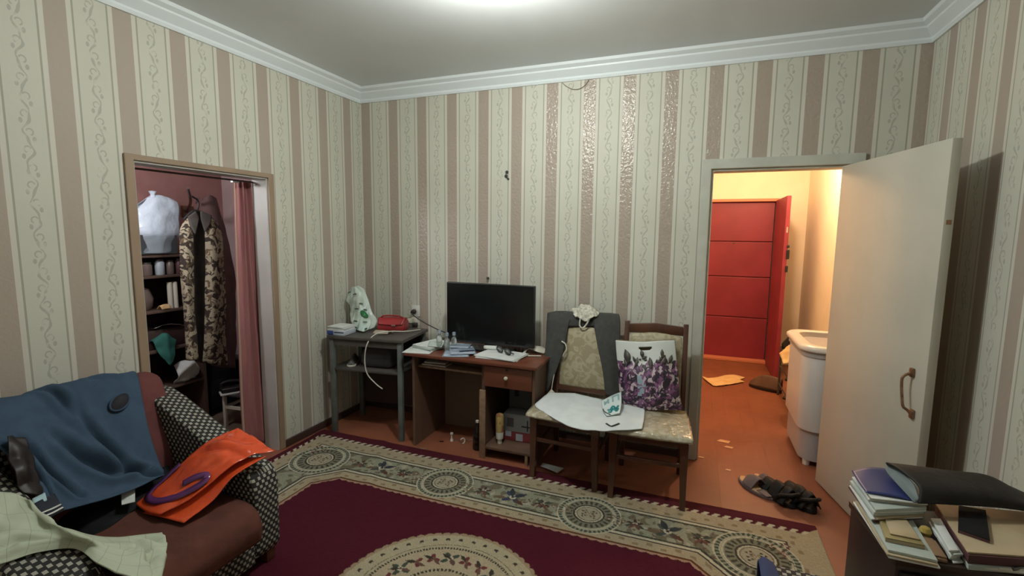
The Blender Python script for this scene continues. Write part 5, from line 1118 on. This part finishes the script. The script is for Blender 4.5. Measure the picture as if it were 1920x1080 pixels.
add('cover', patch([[(3.277, -1.665, .806), (3.335, -1.632, .813), (3.405, -1.605, .808)], [(3.276, -1.735, .804), (3.345, -1.71, .807), (3.415, -1.70, .803)], [(3.279, -1.800, .802), (3.345, -1.80, .803), (3.415, -1.800, .800)]], 16, 12), M['bluefolder'], T, solid=.002)
stack('paper_pad', 'pale green pad lying at the near left corner of the cabinet', 'paper', ((3.285, -1.715), (3.412, -1.70), (3.390, -1.995), (3.283, -1.990)), .7385, [('sheet', .008, 'paper_green'), ('sheet', .006, 'paper_tan'), ('sheet', .0055, 'paper')], .02)
T = thing('small_notebook', 'small olive yellow notebook on the pale green pad', 'notebook', (3.34, -1.90, .739))
O4 = [(3.303, -1.846), (3.378, -1.825), (3.376, -1.954), (3.288, -1.952)]
add('pages', slab([(x, y, .7485) for x, y in O4], .009), M['paper_tan'], T); add('cover', slab([(x, y, .751) for x, y in O4], .002, .0006), M['olive'], T)
add('inner_card', slab([(x*.78+3.344*.22+.004, y*.74-1.895*.26+.004, .7555) for x, y in O4], .004, .0012), M['paper_tan'], T)
T = thing('leather_case', 'long black leather case rolled open across the back of the cabinet', 'case', (3.55, -1.68, .79))
lc = [[(3.381,-1.642,0.835), (3.533,-1.634,0.835), (3.653,-1.605,0.825), (3.733,-1.629,0.805), (3.792,-1.671,0.790)],
      [(3.370,-1.663,0.850), (3.524,-1.654,0.850), (3.647,-1.623,0.840), (3.711,-1.673,0.815), (3.772,-1.708,0.795)],
      [(3.386,-1.715,0.856), (3.521,-1.712,0.850), (3.640,-1.674,0.838), (3.703,-1.701,0.815), (3.764,-1.722,0.795)],
      [(3.414,-1.782,0.840), (3.517,-1.771,0.836), (3.619,-1.736,0.826), (3.695,-1.731,0.810), (3.760,-1.733,0.790)],
      [(3.405,-1.818,0.803), (3.516,-1.782,0.803), (3.615,-1.751,0.800), (3.695,-1.733,0.795), (3.757,-1.738,0.786)]]
add('cover', patch(lc, 40, 40, .002, 8), M['blackleather'], T, solid=.005, smooth=True)
li = [[(3.375,-1.635,0.838), (3.382,-1.636,0.840), (3.387,-1.643,0.842)], [(3.368,-1.682,0.826), (3.385,-1.688,0.836), (3.397,-1.708,0.846)], [(3.383,-1.754,0.812), (3.400,-1.750,0.822), (3.412,-1.758,0.834)], [(3.395,-1.818,0.803), (3.403,-1.811,0.804), (3.411,-1.806,0.808)]]
add('lining', patch(li, 12, 20, .002, 12), mat('grey case lining', (.13, .16, .165), .6), T, solid=.004, smooth=True, label='grey lining of the rolled case')
bm = bmesh.new(); lathe(bm, [(.003, 0), (.012, .004), (.016, .015), (.011, .026), (.004, .030)], Matrix.Translation((3.418, -1.842, .719)), 18); single('yellow_fruit', bm, M['yellowball'], 'small round yellow fruit beside the olive notebook', 'fruit')
T = thing('brown_wallet', 'small worn brown wallet beside the white envelopes on the cabinet', 'wallet', (3.410, -1.915, .7185), -.05)
add('lower', cbox((0, 0, .0005), (.030, .105, .010), bev=.003), mat('worn tan leather', (.22, .13, .07), .5), T, local=True); add('flap', cbox((0, -.008, .0110), (.029, .080, .005), bev=.0015), mat('tan leather flap', (.26, .155, .085), .5), T, local=True)
stack('white_envelope', 'stack of white envelopes between the wallet and the tan album', 'envelopes', ((3.448, -1.79), (3.476, -1.78), (3.453, -1.945), (3.428, -1.955)), .7515, [('envelope', .007, 'paper'), ('envelope', .007, 'paper_green'), ('envelope', .007, 'paper'), ('envelope', .006, 'paper_green'), ('envelope', .005, 'paper')], .015)
T = thing('tan_album', 'large tan album with maroon edge at the near right of the cabinet', 'album', (3.66, -1.87, .7185))
A4 = [(3.488, -1.712), (3.885, -1.63), (3.865, -1.86), (3.462, -1.965)]
add('lower_papers', slab([(x+.012*(x > 3.6), y-.010*(y < -1.8), .732) for x, y in A4], .0132), M['paper_green'], T)
add('pages', slab([(x, y-.005*(y < -1.8), .757) for x, y in A4], .0248, .002), M['maroonbook'], T); add('cover', slab([(x, y, .763) for x, y in A4], .0055, .0015), M['paper_tan'], T)
T = thing('black_notebook', 'black pocket notebook lying on the tan album', 'notebook', (3.54, -1.82, .7635))
B4 = [(3.541, -1.720), (3.604, -1.722), (3.534, -1.902), (3.478, -1.873)]
add('pages', slab([(x, y, .7715) for x, y in B4], .0078), M['maroonbook'], T); add('cover', slab([(x, y, .774) for x, y in B4], .0024, .0006), M['blackcloth'], T)
for k in range(3):
    bm = bmesh.new(); tube(bm, [(3.50+.03*k, -1.962+.004*k, ZC+.006+.004*k), (3.60, -1.948+.006*k, ZC+.009+.003*k), (3.68, -1.940+.004*k, ZC+.014-.003*k), (3.75, -1.922-.003*k, ZC+.008), (3.83, -1.915+.005*k, ZC+.010)], .004, 6, 30)
    single('thin_cable', bm, M[('cable', 'offwhite', 'grey_metal')[k]], ('palest thin cable along the near edge of the cabinet, starting farthest left', 'yellowish thin cable between the pale and the dark one on the cabinet edge', 'dark grey thin cable along the near edge of the cabinet')[k], 'cable')
# ------------------------------------------------------------------ footstool at the lower edge of the view
T = thing('footstool', 'black and white woven footstool with blue cloth beside the cabinet', 'footstool', (3.12, -1.96, 0))
add('upholstered_top', box(3.02, 3.232, -2.20, -1.735, .10, .462, bev=.02, seg=3), M['weave'], T, smooth=50)
for x in (3.05, 3.20):
    for y in (-2.16, -1.78): add('foot', box(x-.02, x+.02, y-.02, y+.02, .012, .10), M['wood_dark'], T)
single('blue_cloth', patch([[(3.012, -1.722, .38), (3.03, -1.718, .39), (3.052, -1.726, .40)], [(3.012, -1.742, .460), (3.03, -1.732, .470), (3.056, -1.75, .468)], [(3.005, -1.95, .468), (3.03, -1.95, .474), (3.075, -1.95, .469)], [(3.005, -2.15, .468), (3.03, -2.15, .473), (3.08, -2.15, .469)]], 16, 24, .002, 14), M['bluefabric'], 'dark blue cloth thrown over the woven footstool', 'cloth', solid=.006, smooth=True)
